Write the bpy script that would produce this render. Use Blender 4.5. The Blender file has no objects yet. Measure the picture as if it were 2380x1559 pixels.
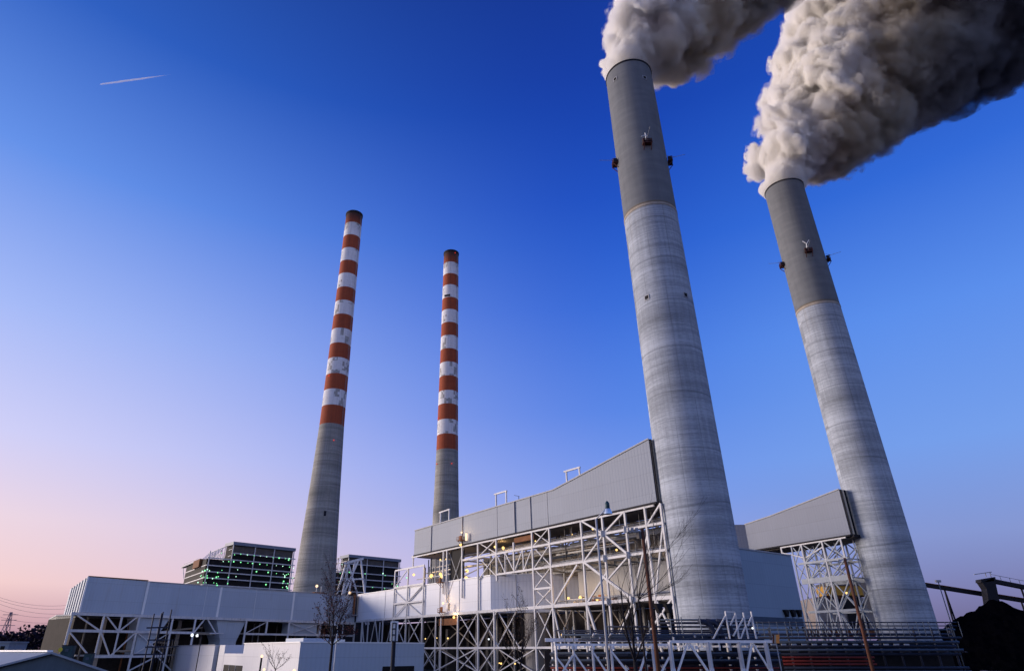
import bpy, bmesh, math, random
import numpy as np
from mathutils import Vector, Matrix
random.seed(7)
S = bpy.context.scene
COL = S.collection
# ------------------------------------------------------------------ camera match (picture space 2380 x 1559)
F, CX, CY, H = 1452.0, 1104.0, 780.0, 7.0
TH = math.atan(730 / 1452.0); CT, ST = math.cos(TH), math.sin(TH)
def ray(x, y):
    u = (x - CX) / F; v = (CY - y) / F
    return Vector((u, CT - v * ST, ST + v * CT))
def atY(x, y, Y):
    r = ray(x, y); return r * (Y / r.y) + Vector((0, 0, H))
def atZ(x, y, z):
    r = ray(x, y); return r * ((z - H) / r.z) + Vector((0, 0, H))
def zat(X, Y, y):
    m = (CY - y) / F; return H + (m * Y * CT + Y * ST) / (CT - m * ST)
def c1(x, y): return (x * .21875, 1236.5 + y * .21875)
def c2(x, y): return (371.9 + x * .25781, 1236.5 + y * .25781)
def c3(x, y): return (762.4 + x * .25459, 1162.1 + y * .25459)
def c4(x, y): return (929.7 + x * .28618, 1004.1 + y * .28618)
def c5(x, y): return (1162.1 + x * .21484, 1236.5 + y * .21484)
def c6(x, y): return (1534.0 + x * .23676, 1190.0 + y * .23676)
def c7(x, y): return (1859.4 + x * .25459, 1162.1 + y * .25459)
def c9(x, y): return (1283.0 + x * .16406, 1394.5 + y * .16406)
class Plane:
    """vertical plane through two ground points; s runs from A to B, off > 0 is away from the camera"""
    def __init__(s, A, B):
        s.A = Vector((A[0], A[1], 0)); d = Vector((B[0], B[1], 0)) - s.A
        s.L = d.length; s.d = d.normalized(); s.n = Vector((-s.d.y, s.d.x, 0))
        if s.n.dot(s.A + s.d * (s.L / 2)) < 0: s.n = -s.n
    def hit(s, px, off=0.0):
        r = ray(*px); o = Vector((0, 0, H)); A = s.A + s.n * off
        t = (A - o).dot(s.n) / r.dot(s.n); p = o + r * t
        return ((p - s.A).dot(s.d), p.z)
    def pt(s, a, z, off=0.0):
        return s.A + s.d * a + s.n * off + Vector((0, 0, z))

# ------------------------------------------------------------------ materials
def nodes(name):
    m = bpy.data.materials.new(name); m.use_nodes = True
    nt = m.node_tree; nt.nodes.clear()
    return m, nt, (lambda t, **k: mk(nt, t, **k))
def mk(nt, t, **k):
    n = nt.nodes.new(t)
    for a, v in k.items():
        if a == 'ins':
            for i, x in v.items():
                if hasattr(x, 'is_linked') or isinstance(x, bpy.types.NodeSocket): nt.links.new(x, n.inputs[i])
                else: n.inputs[i].default_value = x
        else: setattr(n, a, v)
    return n
def c4v(c): return (c[0], c[1], c[2], 1)
def math_(N, op, a, b=0.0, clamp=False):
    n = N('ShaderNodeMath', operation=op, use_clamp=clamp, ins={0: a, 1: b}); return n.outputs[0]
def mixc(N, fac, a, b, bt='MIX'):
    n = N('ShaderNodeMix', data_type='RGBA', blend_type=bt)
    nt = n.id_data
    for i, x in ((0, fac), (6, a), (7, b)):
        if isinstance(x, bpy.types.NodeSocket): nt.links.new(x, n.inputs[i])
        else: n.inputs[i].default_value = x if i == 0 else c4v(x)
    return n.outputs[2]
def noise(N, vec, scale, detail=4, rough=.55):
    return N('ShaderNodeTexNoise', ins={'Vector': vec, 'Scale': scale, 'Detail': detail, 'Roughness': rough}).outputs['Fac']
def ramp(N, fac, stops, interp='LINEAR'):
    n = N('ShaderNodeValToRGB', ins={0: fac}); cr = n.color_ramp; cr.interpolation = interp
    while len(cr.elements) < len(stops): cr.elements.new(.5)
    for e, (p, c) in zip(cr.elements, stops): e.position = p; e.color = c4v(c) if not isinstance(c, (int, float)) else (c, c, c, 1)
    return n.outputs[0]
def finish(N, nt, col, rough=.6, metal=0.0, bump=None, bstr=.3, bdist=.1, spec=.3):
    b = N('ShaderNodeBsdfPrincipled', ins={'Base Color': col if isinstance(col, bpy.types.NodeSocket) else c4v(col), 'Roughness': rough, 'Metallic': metal, 'Specular IOR Level': spec})
    if bump is not None:
        nt.links.new(N('ShaderNodeBump', ins={'Height': bump, 'Strength': bstr, 'Distance': bdist}).outputs[0], b.inputs['Normal'])
    o = N('ShaderNodeOutputMaterial'); nt.links.new(b.outputs[0], o.inputs[0])
def pos(N): return N('ShaderNodeNewGeometry').outputs['Position']
def vscale(N, v, s): return N('ShaderNodeMapping', ins={'Vector': v, 'Scale': s}).outputs[0]
def plain(name, col, rough=.6, metal=0.0, var=.25, scale=.35, streak=False, spec=.3):
    m, nt, N = nodes(name); p = pos(N)
    a = noise(N, p, scale, 5); b = noise(N, vscale(N, p, (1.2, 1.2, .12)) if streak else p, scale * 6, 4, .65)
    f = math_(N, 'ADD', math_(N, 'MULTIPLY', a, .5), math_(N, 'MULTIPLY', b, .5))
    lo = tuple(c * (1 - var) for c in col); hi = tuple(min(1, c * (1 + var)) for c in col)
    finish(N, nt, ramp(N, f, [(.3, lo), (.7, hi)]), rough, metal, b, .15, .05, spec)
    return m
def cladding(name, col, d, pitch=.9, var=.12, panel=7.5, rust=0.0, ribk=.06):
    """ribbed sheet cladding; ribs are vertical, spaced along direction d"""
    m, nt, N = nodes(name); p = pos(N)
    al = N('ShaderNodeVectorMath', operation='DOT_PRODUCT', ins={0: p, 1: (d[0], d[1], 0)}).outputs['Value']
    fr = math_(N, 'PINGPONG', al, pitch / 2)
    rib = ramp(N, math_(N, 'DIVIDE', fr, pitch / 2), [(.0, 0.), (.25, 0.), (.45, 1.), (1., 1.)])
    sheet = math_(N, 'FLOOR', math_(N, 'DIVIDE', al, panel)); 
    zz = N('ShaderNodeSeparateXYZ', ins={0: p}).outputs[2]
    lift = math_(N, 'FLOOR', math_(N, 'DIVIDE', zz, 5.5))
    cv = N('ShaderNodeCombineXYZ', ins={0: sheet, 1: lift}).outputs[0]
    wn = N('ShaderNodeTexWhiteNoise', noise_dimensions='2D', ins={'Vector': cv}).outputs['Value']
    st = noise(N, vscale(N, p, (1.5, 1.5, .07)), .8, 6, .65)
    f = math_(N, 'ADD', math_(N, 'MULTIPLY', wn, .3), math_(N, 'MULTIPLY', st, .7))
    c = ramp(N, f, [(.2, tuple(x * (1 - var) for x in col)), (.75, tuple(min(1, x * (1 + var * .6)) for x in col))])
    c = mixc(N, math_(N, 'MULTIPLY', math_(N, 'SUBTRACT', 1.0, rib), ribk), c, tuple(x * .45 for x in col))
    # sheet seams
    s2 = math_(N, 'ABSOLUTE', math_(N, 'SUBTRACT', math_(N, 'FRACT', math_(N, 'DIVIDE', zz, 5.5)), .5))
    c = mixc(N, math_(N, 'MULTIPLY', math_(N, 'GREATER_THAN', s2, .485), .22), c, tuple(x * .4 for x in col))
    if rust:
        rn = noise(N, vscale(N, p, (.5, .5, .05)), .9, 6, .7)
        c = mixc(N, ramp(N, rn, [(.58, 0.), (.75, rust)]), c, (.22, .13, .07))
    finish(N, nt, c, .55, 0, rib, .28, .06)
    return m
def emit(name, col, strength):
    m, nt, N = nodes(name)
    e = N('ShaderNodeEmission', ins={'Color': c4v(col), 'Strength': strength}); o = N('ShaderNodeOutputMaterial'); nt.links.new(e.outputs[0], o.inputs[0])
    return m
def cylcoords(N):
    tc = N('ShaderNodeTexCoord').outputs['Object']; s = N('ShaderNodeSeparateXYZ', ins={0: tc})
    ang = math_(N, 'ARCTAN2', s.outputs[1], s.outputs[0])
    return tc, ang, s.outputs[2]
def concrete_layers(N, tc, ang, z, base, streakamp=1.0):
    x = math_(N, 'MULTIPLY', ang, 8.5)
    cv = N('ShaderNodeCombineXYZ', ins={0: x, 1: 0.0, 2: z}).outputs[0]
    # pour rings: 1-D noise in z, slightly broken up around the shaft
    rings = noise(N, vscale(N, cv, (.02, 1, .5)), 1.0, 5, .75)
    rings2 = noise(N, vscale(N, cv, (.05, 1, 2.3)), 1.0, 4, .8)
    broad = noise(N, vscale(N, cv, (.02, 1, .13)), 1.0, 2, .5)
    fine = noise(N, vscale(N, cv, (.8, 1, 3.0)), 1.0, 5, .7)
    streak = noise(N, vscale(N, cv, (.9, 1, .03)), 1.0, 6, .7)
    f = math_(N, 'ADD', math_(N, 'MULTIPLY', rings, .26), math_(N, 'MULTIPLY', rings2, .15))
    f = math_(N, 'ADD', f, math_(N, 'MULTIPLY', broad, .27)); f = math_(N, 'ADD', f, math_(N, 'MULTIPLY', fine, .17)); f = math_(N, 'ADD', f, math_(N, 'MULTIPLY', streak, .14 * streakamp))
    c = ramp(N, f, [(.39, tuple(v * .45 for v in base)), (.455, tuple(v * .76 for v in base)), (.505, base), (.55, tuple(min(1, v * 1.32) for v in base))])
    # dark edges at construction stops
    rr = math_(N, 'ABSOLUTE', math_(N, 'SUBTRACT', math_(N, 'FRACT', math_(N, 'ADD', math_(N, 'DIVIDE', z, 14.7), math_(N, 'MULTIPLY', broad, .6))), .5))
    c = mixc(N, ramp(N, rr, [(.47, 0.), (.497, .5)]), c, tuple(v * .35 for v in base))
    # form lines: thin rings each 1.9 m and vertical joints
    r1 = math_(N, 'ABSOLUTE', math_(N, 'SUBTRACT', math_(N, 'FRACT', math_(N, 'DIVIDE', z, 2.3)), .5))
    c = mixc(N, ramp(N, r1, [(.44, 0.), (.49, .32)]), c, tuple(v * .45 for v in base))
    v1 = math_(N, 'ABSOLUTE', math_(N, 'SUBTRACT', math_(N, 'FRACT', math_(N, 'DIVIDE', x, 2.97)), .5))
    vm = math_(N, 'MULTIPLY', ramp(N, v1, [(.46, 0.), (.49, .5)]), ramp(N, noise(N, vscale(N, cv, (.3, 1, .05)), 1.0, 3), [(.45, 0.), (.6, 1.)]))
    c = mixc(N, vm, c, tuple(v * .4 for v in base))
    return c, cv, f
def stack_concrete(name, zj):
    m, nt, N = nodes(name); tc, ang, z = cylcoords(N)
    low, cv, f = concrete_layers(N, tc, ang, z, (.315, .345, .395))
    n1 = noise(N, vscale(N, cv, (.6, 1, .05)), 1.0, 6, .6); n2 = noise(N, vscale(N, cv, (.08, 1, .35)), 1.0, 4)
    up = ramp(N, math_(N, 'ADD', math_(N, 'MULTIPLY', n1, .4), math_(N, 'MULTIPLY', n2, .6)), [(.3, (.115, .122, .135)), (.7, (.18, .19, .205))])
    zz = math_(N, 'ADD', z, math_(N, 'MULTIPLY', math_(N, 'SUBTRACT', n1, .5), .5))
    c = mixc(N, math_(N, 'GREATER_THAN', zz, zj), low, up)
    ring = math_(N, 'ABSOLUTE', math_(N, 'SUBTRACT', zz, zj + .2))
    c = mixc(N, ramp(N, math_(N, 'DIVIDE', ring, 1.6), [(.3, .8), (.75, 0.)]), c, (.15, .115, .07))
    drip = math_(N, 'MULTIPLY', ramp(N, noise(N, vscale(N, cv, (1.6, 1, .02)), 1.0, 5, .7), [(.5, 0.), (.75, .5)]), ramp(N, math_(N, 'DIVIDE', math_(N, 'SUBTRACT', zj, zz), 20), [(0., 0.), (.02, 1.), (1., 0.)]))
    c = mixc(N, drip, c, (.2, .165, .11))
    finish(N, nt, c, .85, 0, f, .35, .2, spec=.2)
    return m
def stack_striped(name, ztop, zrim, zlow, nb, zs):
    m, nt, N = nodes(name); tc, ang, z = cylcoords(N)
    low, cv, f = concrete_layers(N, tc, ang, z, (.29, .28, .255))
    x = math_(N, 'MULTIPLY', ang, 7.0)
    st = noise(N, vscale(N, cv, (.9, 1, .04)), 1.0, 6, .7)
    n2 = noise(N, vscale(N, cv, (.25, 1, .5)), 1.0, 5, .75)
    n3 = noise(N, vscale(N, cv, (.06, 1, 1.1)), 1.0, 4, .75)
    red = ramp(N, math_(N, 'ADD', math_(N, 'MULTIPLY', st, .5), math_(N, 'MULTIPLY', n2, .5)), [(.3, (.27, .058, .026)), (.7, (.43, .10, .043))])
    wmix = math_(N, 'ADD', math_(N, 'MULTIPLY', st, .3), math_(N, 'ADD', math_(N, 'MULTIPLY', n2, .4), math_(N, 'MULTIPLY', n3, .3)))
    wht = ramp(N, wmix, [(.36, (.33, .32, .31)), (.44, (.70, .69, .70)), (.58, (.84, .83, .84))])
    # flaked paint patches with square edges (paint lost panel by panel)
    cell = N('ShaderNodeCombineXYZ', ins={0: math_(N, 'FLOOR', math_(N, 'DIVIDE', x, 1.35)), 1: math_(N, 'FLOOR', math_(N, 'DIVIDE', z, 1.9))}).outputs[0]
    wn = N('ShaderNodeTexWhiteNoise', noise_dimensions='2D', ins={'Vector': cell}).outputs['Value']
    big = N('ShaderNodeCombineXYZ', ins={0: math_(N, 'FLOOR', math_(N, 'DIVIDE', x, 3.4)), 1: math_(N, 'FLOOR', math_(N, 'DIVIDE', z, 6.5))}).outputs[0]
    wb = N('ShaderNodeTexWhiteNoise', noise_dimensions='2D', ins={'Vector': big}).outputs['Value']
    pm = math_(N, 'MULTIPLY', math_(N, 'GREATER_THAN', wb, .76), ramp(N, math_(N, 'ADD', math_(N, 'MULTIPLY', wn, .6), math_(N, 'MULTIPLY', n2, .6)), [(.42, 0.), (.6, .85)]))
    wht = mixc(N, pm, wht, (.29, .28, .26))
    run = ramp(N, noise(N, vscale(N, cv, (1.3, 1, .012)), 1.0, 6, .75), [(.48, 0.), (.7, .55)])
    red = mixc(N, run, red, (.13, .05, .035)); wht = mixc(N, math_(N, 'MULTIPLY', run, .7), wht, (.33, .30, .28))
    # bands between the given heights
    acc = None
    for i in range(1, len(zs) - 1, 2):
        b = math_(N, 'MULTIPLY', math_(N, 'LESS_THAN', z, zs[i]), math_(N, 'GREATER_THAN', z, zs[i + 1]))
        acc = b if acc is None else math_(N, 'ADD', acc, b)
    c = mixc(N, acc, red, wht)
    c = mixc(N, math_(N, 'LESS_THAN', z, zs[-1]), c, low)
    # soot round the mouth, fading down
    soot = ramp(N, math_(N, 'DIVIDE', math_(N, 'SUBTRACT', ztop, math_(N, 'ADD', z, math_(N, 'MULTIPLY', st, 5.))), 16), [(0., 1.), (.12, .85), (.5, .25), (1., 0.)])
    c = mixc(N, math_(N, 'MULTIPLY', soot, .9), c, (.03, .026, .026))
    finish(N, nt, c, .85, 0, f, .3, .15, spec=.2)
    return m

# plan directions
P_A = atZ(962, 1290, 41.6); P_B = atZ(1526, 1166, 41.6)
PR = Plane(P_A, P_B)                       # front plane of the long duct and its frame
inner = PR.pt(PR.hit((829, 1386))[0], 0)    # inner corner of the L
LB = Plane(atZ(205, 1342, 28.9), inner)    # front plane of the left building
D1, D2 = PR.d, LB.d

M = {}
def weathered(name, col, amt):
    m, nt, N = nodes(name); p = pos(N)
    a = noise(N, p, .25, 4); b = noise(N, vscale(N, p, (1.4, 1.4, .2)), 1.1, 6, .7); r = noise(N, vscale(N, p, (1., 1., .45)), .9, 6, .72)
    c = ramp(N, math_(N, 'ADD', math_(N, 'MULTIPLY', a, .5), math_(N, 'MULTIPLY', b, .5)), [(.34, tuple(x * .72 for x in col)), (.5, col), (.66, tuple(min(1, x * 1.12) for x in col))])
    c = mixc(N, ramp(N, r, [(.6, 0.), (.72, amt)]), c, (.23, .13, .075))
    finish(N, nt, c, .55, 0, b, .15, .04)
    return m
M['steel'] = weathered('white_steel', (.60, .59, .60), .55)
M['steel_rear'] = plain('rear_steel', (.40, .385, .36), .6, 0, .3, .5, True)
M['rack_steel'] = plain('rack_white_steel', (.80, .78, .78), .5, 0, .14, .8, True)
M['steel_shade'] = plain('shaded_white_steel', (.36, .39, .43), .6, 0, .2, .5, True)  # white steel made darker and bluer: its shade is put into the colour
M['steel_dim'] = plain('grey_steel', (.36, .36, .38), .6, 0, .2, .5, True)
M['clad_duct'] = cladding('duct_cladding', (.205, .235, .30), D1, 1.1, .08, 9.0, 0.0, .03)
M['clad_white'] = cladding('white_cladding', (.70, .71, .76), D1, 1.0, .06, 8.0)
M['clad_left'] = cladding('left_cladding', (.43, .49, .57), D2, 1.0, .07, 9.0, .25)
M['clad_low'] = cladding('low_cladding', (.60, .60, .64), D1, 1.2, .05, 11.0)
M['clad_low_shaded'] = cladding('low_cladding_shaded', (.42, .48, .56), D2, 1.2, .05, 11.0)  # same cladding, with the shade of the right-hand face in its colour
M['clad_blue'] = cladding('blue_cladding', (.40, .44, .50), D2, 1.1, .07, 9.0)
M['clad_grey'] = cladding('grey_cladding', (.33, .33, .34), D1, 1.1, .12, 7.0)
M['clad_dim'] = cladding('dim_cladding', (.17, .165, .15), D1, 1.1, .2, 6.0, .3)
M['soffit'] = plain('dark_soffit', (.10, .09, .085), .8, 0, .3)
M['dark'] = plain('painted_interior_shade', (.028, .022, .020), .9, 0, .5, .25)  # near-black colour holding the shade of open interiors
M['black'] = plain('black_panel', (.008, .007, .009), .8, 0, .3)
M['brown'] = plain('rust_brown', (.19, .075, .03), .8, 0, .45, .8, True)
M['wood'] = plain('brown_pole', (.085, .032, .018), .85, 0, .4, .8, True)
M['bluepipe'] = plain('blue_grey_pipe', (.055, .075, .115), .5, .2, .3, .6)
M['darkpipe'] = plain('dark_blue_pipe', (.017, .022, .045), .6, .1, .4, .6)
M['redpipe'] = plain('red_pipe', (.17, .02, .014), .55, 0, .4, .6)
M['tan_joint'] = plain('tan_expansion_joint', (.62, .54, .42), .8, 0, .15)
M['tan'] = plain('tan_duct_joint', (.34, .29, .24), .8, 0, .3)
M['blackmetal'] = plain('dark_metal', (.012, .012, .018), .8, 0, .3)
M['beige'] = plain('beige_silo', (.30, .25, .22), .8, 0, .2, .2, True)
M['yellow'] = plain('yellow_paint', (.52, .28, .04), .7, 0, .25, .5, True)
M['concrete_pier'] = plain('pier_concrete', (.26, .24, .22), .9, 0, .25, .3, True)
M['coal'] = plain('coal', (.0018, .0018, .0028), 1.0, 0, .6, .25, spec=0.0)
M['ground'] = plain('ground_gravel', (.07, .06, .06), .95, 0, .4, .05)
M['bark'] = plain('bare_bark', (.008, .006, .009), .9, 0, .3, 2)
M['redleaf'] = plain('red_leaf', (.085, .02, .018), .8, 0, .4, 2)
M['brownleaf'] = plain('brown_leaf', (.085, .04, .022), .8, 0, .4, 2)
M['wood_far'] = plain('far_wood', (.018, .010, .022), .95, 0, .5, .2)
M['teal'] = plain('teal_paint', (.015, .05, .065), .5, .1, .3, .6)
M['roof'] = plain('pale_roof', (.24, .28, .34), .6, 0, .15, .5)
M['shedwall'] = plain('shed_wall', (.07, .10, .13), .7, 0, .2, .5, True)
M['glass'] = plain('strip_glazing', (.045, .07, .11), .6, 0, .3, .3)
M['white'] = plain('white_paint', (.8, .8, .8), .5, 0, .05, .5)
M['platform'] = plain('red_brown_platform', (.075, .022, .018), .8, 0, .35, .8)
M['lamp_y'] = emit('sodium_lamp', (1.0, .62, .20), 2.1)
M['lamp_p'] = emit('warm_lamp', (1.0, .66, .42), 1.8)
M['lamp_w'] = emit('white_lamp', (.85, .92, 1.0), 1.6)
M['lamp_g'] = emit('green_lamp', (.25, 1.0, .42), 1.5)
M['lamp_g2'] = emit('pale_green_lamp', (.55, 1.0, .75), 1.6)
M['lamp_r'] = emit('red_beacon', (1.0, .06, .03), 1.0)

# ------------------------------------------------------------------ mesh building
ROOTS = []
class MB:
    def __init__(s): s.v = []; s.f = []
    def add(s, vs, fs):
        o = len(s.v); s.v += [tuple(p) for p in vs]; s.f += [tuple(i + o for i in f) for f in fs]; return s
    def hexa(s, b, t):   # bottom quad, top quad
        return s.add(list(b) + list(t), [(3, 2, 1, 0), (4, 5, 6, 7), (0, 1, 5, 4), (1, 2, 6, 5), (2, 3, 7, 6), (3, 0, 4, 7)])
    def bar(s, p, q, w, h=None):
        p = Vector(p); q = Vector(q); h = h or w; d = (q - p)
        if d.length < 1e-5: return s
        d.normalize(); up = Vector((0, 0, 1)) if abs(d.z) < .95 else Vector((D1.x, D1.y, 0))
        x = d.cross(up).normalized() * (w / 2); y = x.cross(d).normalized() * (h / 2)
        c = [-x - y, x - y, x + y, -x + y]
        return s.hexa([p + k for k in c], [q + k for k in c])
    def tube(s, pts, r, n=8, cap=True):
        pts = [Vector(p) for p in pts]; rs = r if isinstance(r, (list, tuple)) else [r] * len(pts)
        ring = []; vs = []; pu = None
        for i, p in enumerate(pts):
            d = (pts[min(i + 1, len(pts) - 1)] - pts[max(i - 1, 0)]).normalized()
            if pu is None: pu = d.cross(Vector((.31, .87, .2)) if abs(d.z) > .5 else Vector((0, 0, 1))).normalized()
            x = (pu - d * pu.dot(d)).normalized(); pu = x; y = d.cross(x)
            for k in range(n):
                a = 2 * math.pi * k / n; vs.append(p + (x * math.cos(a) + y * math.sin(a)) * rs[i])
        fs = []
        for i in range(len(pts) - 1):
            for k in range(n): fs.append((i * n + k, i * n + (k + 1) % n, (i + 1) * n + (k + 1) % n, (i + 1) * n + k))
        if cap: fs.append(tuple(range(n))[::-1]); fs.append(tuple(range((len(pts) - 1) * n, len(pts) * n)))
        return s.add(vs, fs)
    def ball(s, c, r, n=8, m=5):
        vs = [(c[0], c[1], c[2] + r)]; fs = []
        for i in range(1, m):
            t = math.pi * i / m
            for k in range(n): a = 2 * math.pi * k / n; vs.append((c[0] + r * math.sin(t) * math.cos(a), c[1] + r * math.sin(t) * math.sin(a), c[2] + r * math.cos(t)))
        vs.append((c[0], c[1], c[2] - r)); L = len(vs) - 1
        for k in range(n):
            fs.append((0, 1 + k, 1 + (k + 1) % n)); fs.append((L, 1 + (m - 2) * n + (k + 1) % n, 1 + (m - 2) * n + k))
            for i in range(m - 2): a = 1 + i * n; fs.append((a + k, a + n + k, a + n + (k + 1) % n, a + (k + 1) % n))
        return s.add(vs, fs)
    def prism(s, poly, z0, z1):   # plan polygon
        n = len(poly); vs = [(p[0], p[1], z0) for p in poly] + [(p[0], p[1], z1) for p in poly]
        return s.add(vs, [tuple(range(n))[::-1], tuple(range(n, 2 * n))] + [(i, (i + 1) % n, n + (i + 1) % n, n + i) for i in range(n)])
    def face_prism(s, pts, off):  # polygon pts pushed by vector off
        n = len(pts); off = Vector(off); vs = [Vector(p) for p in pts] + [Vector(p) + off for p in pts]
        return s.add(vs, [tuple(range(n)), tuple(range(n, 2 * n))[::-1]] + [((i + 1) % n, i, n + i, n + (i + 1) % n) for i in range(n)])
    def build(s, name, mat, parent=None, smooth=False, recalc=True):
        me = bpy.data.meshes.new(name); loc = Vector((0, 0, 0))
        if parent is not None:
            loc = Vector(parent.get('_loc', (0, 0, 0)))
        me.from_pydata([tuple(Vector(p) - loc) for p in s.v], [], s.f); me.update()
        if recalc:
            bm = bmesh.new(); bm.from_mesh(me); bmesh.ops.recalc_face_normals(bm, faces=bm.faces); bm.to_mesh(me); bm.free()
        if smooth:
            for p in me.polygons: p.use_smooth = True
        me.materials.append(mat)
        o = bpy.data.objects.new(name, me); COL.objects.link(o)
        if parent is not None: o.parent = parent; o['_loc'] = tuple(loc); ROOTS.append(o)
        return o
def tag(o, label, cat=None, group=None, kind=None):
    o['label'] = label
    if cat: o['category'] = cat
    if group: o['group'] = group
    if kind: o['kind'] = kind
    return o
def thing(name, label, cat, loc, group=None):
    o = bpy.data.objects.new(name, None); COL.objects.link(o); o.location = loc; o['_loc'] = tuple(loc); o.empty_display_size = 1
    ROOTS.append(o)
    return tag(o, label, cat, group)
def bar(parent, name, p, q, w, mat='steel', h=None): return MB().bar(p, q, w, h).build(name, M[mat], parent)
def lathe(prof, n=96):
    """prof: (r, z) from outside bottom up; returns MB centred on the axis"""
    m = MB(); vs = []; fs = []
    for r, z in prof:
        for k in range(n): a = 2 * math.pi * k / n; vs.append((r * math.cos(a), r * math.sin(a), z))
    for i in range(len(prof) - 1):
        for k in range(n): fs.append((i * n + k, i * n + (k + 1) % n, (i + 1) * n + (k + 1) % n, (i + 1) * n + k))
    return m.add(vs, fs)
def local(m, name, mat, parent, smooth=False, recalc=True):
    """build a mesh whose vertices are already in the parent's own space"""
    L = parent['_loc']; m.v = [(p[0] + L[0], p[1] + L[1], p[2] + L[2]) for p in m.v]
    return m.build(name, mat, parent, smooth, recalc)
def lamp(parent, p, r=.45, mat='lamp_y', name='lamp'):
    return MB().ball(p, r).build(name, M[mat], parent, True)

# ------------------------------------------------------------------ ground
g = MB().add([(-6000, -600, 0), (6000, -600, 0), (6000, 9000, 0), (-6000, 9000, 0)], [(0, 1, 2, 3)]).build('ground', M['ground'])
tag(g, 'dark gravel ground under the whole power station', kind='structure')

# ------------------------------------------------------------------ big concrete chimneys
def big_chimney(label, X, Y, ztop, yj, rtop=8.2, rbot=8.8, plats=(), wins=(), mark=None):
    t = thing('concrete_chimney', label, 'chimney', (X, Y, 0), 'grey concrete chimneys giving off smoke')
    R = math.hypot(X, Y); k = 1 - 8.5 / R
    zj = zat(X * k, Y * k, yj)
    rad = lambda z: rbot + (rtop - rbot) * z / ztop
    prof = [(rad(z), z) for z in np.linspace(0, ztop - .7, 60)]
    st = zj
    local(lathe(prof), 'shaft', stack_concrete('concrete_shaft', zj), t, True, False)
    local(lathe([(rtop + .02, ztop - .7), (rtop + .22, ztop - .6), (rtop + .22, ztop), (rtop - .5, ztop), (rtop - .6, ztop - 5), (.01, ztop - 5)]), 'rim', M['blackmetal'], t, False, False)
    # a raised band at the joint between bare and painted concrete
    local(lathe([(rad(zj) - .05, zj - .5), (rad(zj) + .1, zj - .4), (rad(zj) + .1, zj + .4), (rad(zj) - .05, zj + .5)]), 'joint_ring', M['tan'], t, False, False)
    base = math.atan2(-Y, -X)           # towards the camera
    for (da, yy) in plats:
        a = base + da; px, py = X + 8.5 * math.cos(a), Y + 8.5 * math.sin(a)
        z = zat(px, py, yy); r = rad(z); ca, sa = math.cos(a), math.sin(a)
        e = Vector((ca, sa, 0)); tt = Vector((-sa, ca, 0)); c = e * (r + .8); zz = Vector((0, 0, z))
        b = MB(); 
        b.hexa([c + zz + e * i * .8 + tt * j * 1.5 for i, j in ((-1, -1), (1, -1), (1, 1), (-1, 1))], [c + zz + Vector((0, 0, .25)) + e * i * .8 + tt * j * 1.5 for i, j in ((-1, -1), (1, -1), (1, 1), (-1, 1))])
        for i, j in ((1, -1), (1, 1), (-.8, -1), (-.8, 1), (1, 0)):
            b.bar(c + zz + e * i * .75 + tt * j * 1.45, c + zz + e * i * .75 + tt * j * 1.45 + Vector((0, 0, 1.6)), .13)
        for h in (.8, 1.6):
            b.bar(c + zz + e * .75 + tt * -1.45 + Vector((0, 0, h)), c + zz + e * .75 + tt * 1.45 + Vector((0, 0, h)), .22)
            for j in (-1, 1): b.bar(c + zz + e * -.6 + tt * j * 1.45 + Vector((0, 0, h)), c + zz + e * .75 + tt * j * 1.45 + Vector((0, 0, h)), .16)
        for j in (-1.2, 1.2): b.bar(c + zz + e * .9 + tt * j, e * (r + .05) + Vector((0, 0, z - 2.0)) + tt * j, .2)
        pl = local(b, 'platform', M['platform'], t)
        b2 = MB()
        for j in (-.9, .9): b2.hexa([c + zz + tt * j + e * i * .5 + tt * q * .65 + Vector((0, 0, .25)) for i, q in ((-1, -1), (1, -1), (1, 1), (-1, 1))], [c + zz + tt * j + e * i * .5 + tt * q * .65 + Vector((0, 0, 1.5)) for i, q in ((-1, -1), (1, -1), (1, 1), (-1, 1))])
        local(b2, 'beacon_box', M['blackmetal'], pl)
        b3 = MB(); d0 = c + zz + Vector((0, 0, 2.6))
        b3.bar(e * r + Vector((0, 0, z + 2.0)), e * (r + 6.0) + Vector((0, 0, z + 2.4)), .1)
        b3.bar(e * (r + .05) + Vector((0, 0, z + 3.6)), e * (r + 2.2) + Vector((0, 0, z + 2.2)), .07)
        local(b3, 'davit_arm', M['steel_dim'], pl)
    for (da, yy) in wins:
        a = base + da; px, py = X + 8.5 * math.cos(a), Y + 8.5 * math.sin(a)
        z = zat(px, py, yy); r = rad(z); e = Vector((math.cos(a), math.sin(a), 0)); tt = Vector((-e.y, e.x, 0))
        b = MB(); c = e * (r - .15)
        b.hexa([c + Vector((0, 0, z - .6)) + e * i + tt * j * .6 for i, j in ((0, -1), (.25, -1), (.25, 1), (0, 1))], [c + Vector((0, 0, z + .6)) + e * i + tt * j * .6 for i, j in ((0, -1), (.25, -1), (.25, 1), (0, 1))])
        pb_ = b; b = MB()
        for sgn in (-1, 1):
            b.bar(c + e * .2 + tt * sgn * .72 + Vector((0, 0, z - .8)), c + e * .2 + tt * sgn * .72 + Vector((0, 0, z + .8)), .2)
            b.bar(c + e * .2 + tt * -.8 + Vector((0, 0, z + sgn * .72)), c + e * .2 + tt * .8 + Vector((0, 0, z + sgn * .72)), .2)
        pf_ = local(b, 'port_frame', M['steel_dim'], t); local(pb_, 'port', M['black'], pf_)
    return t, zj, rad
tA, zjA, radA = big_chimney('tall grey concrete chimney at the end of the long grey duct, nearest and thickest', 57.5, 165.7, 198.3, 473,
    plats=((-.98, 0),) and ((.30, 338), (-1.30, 384), (1.62, 380)), wins=((-.55, 692), (.85, 686), (-.6, 184), (.72, 180)))
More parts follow.
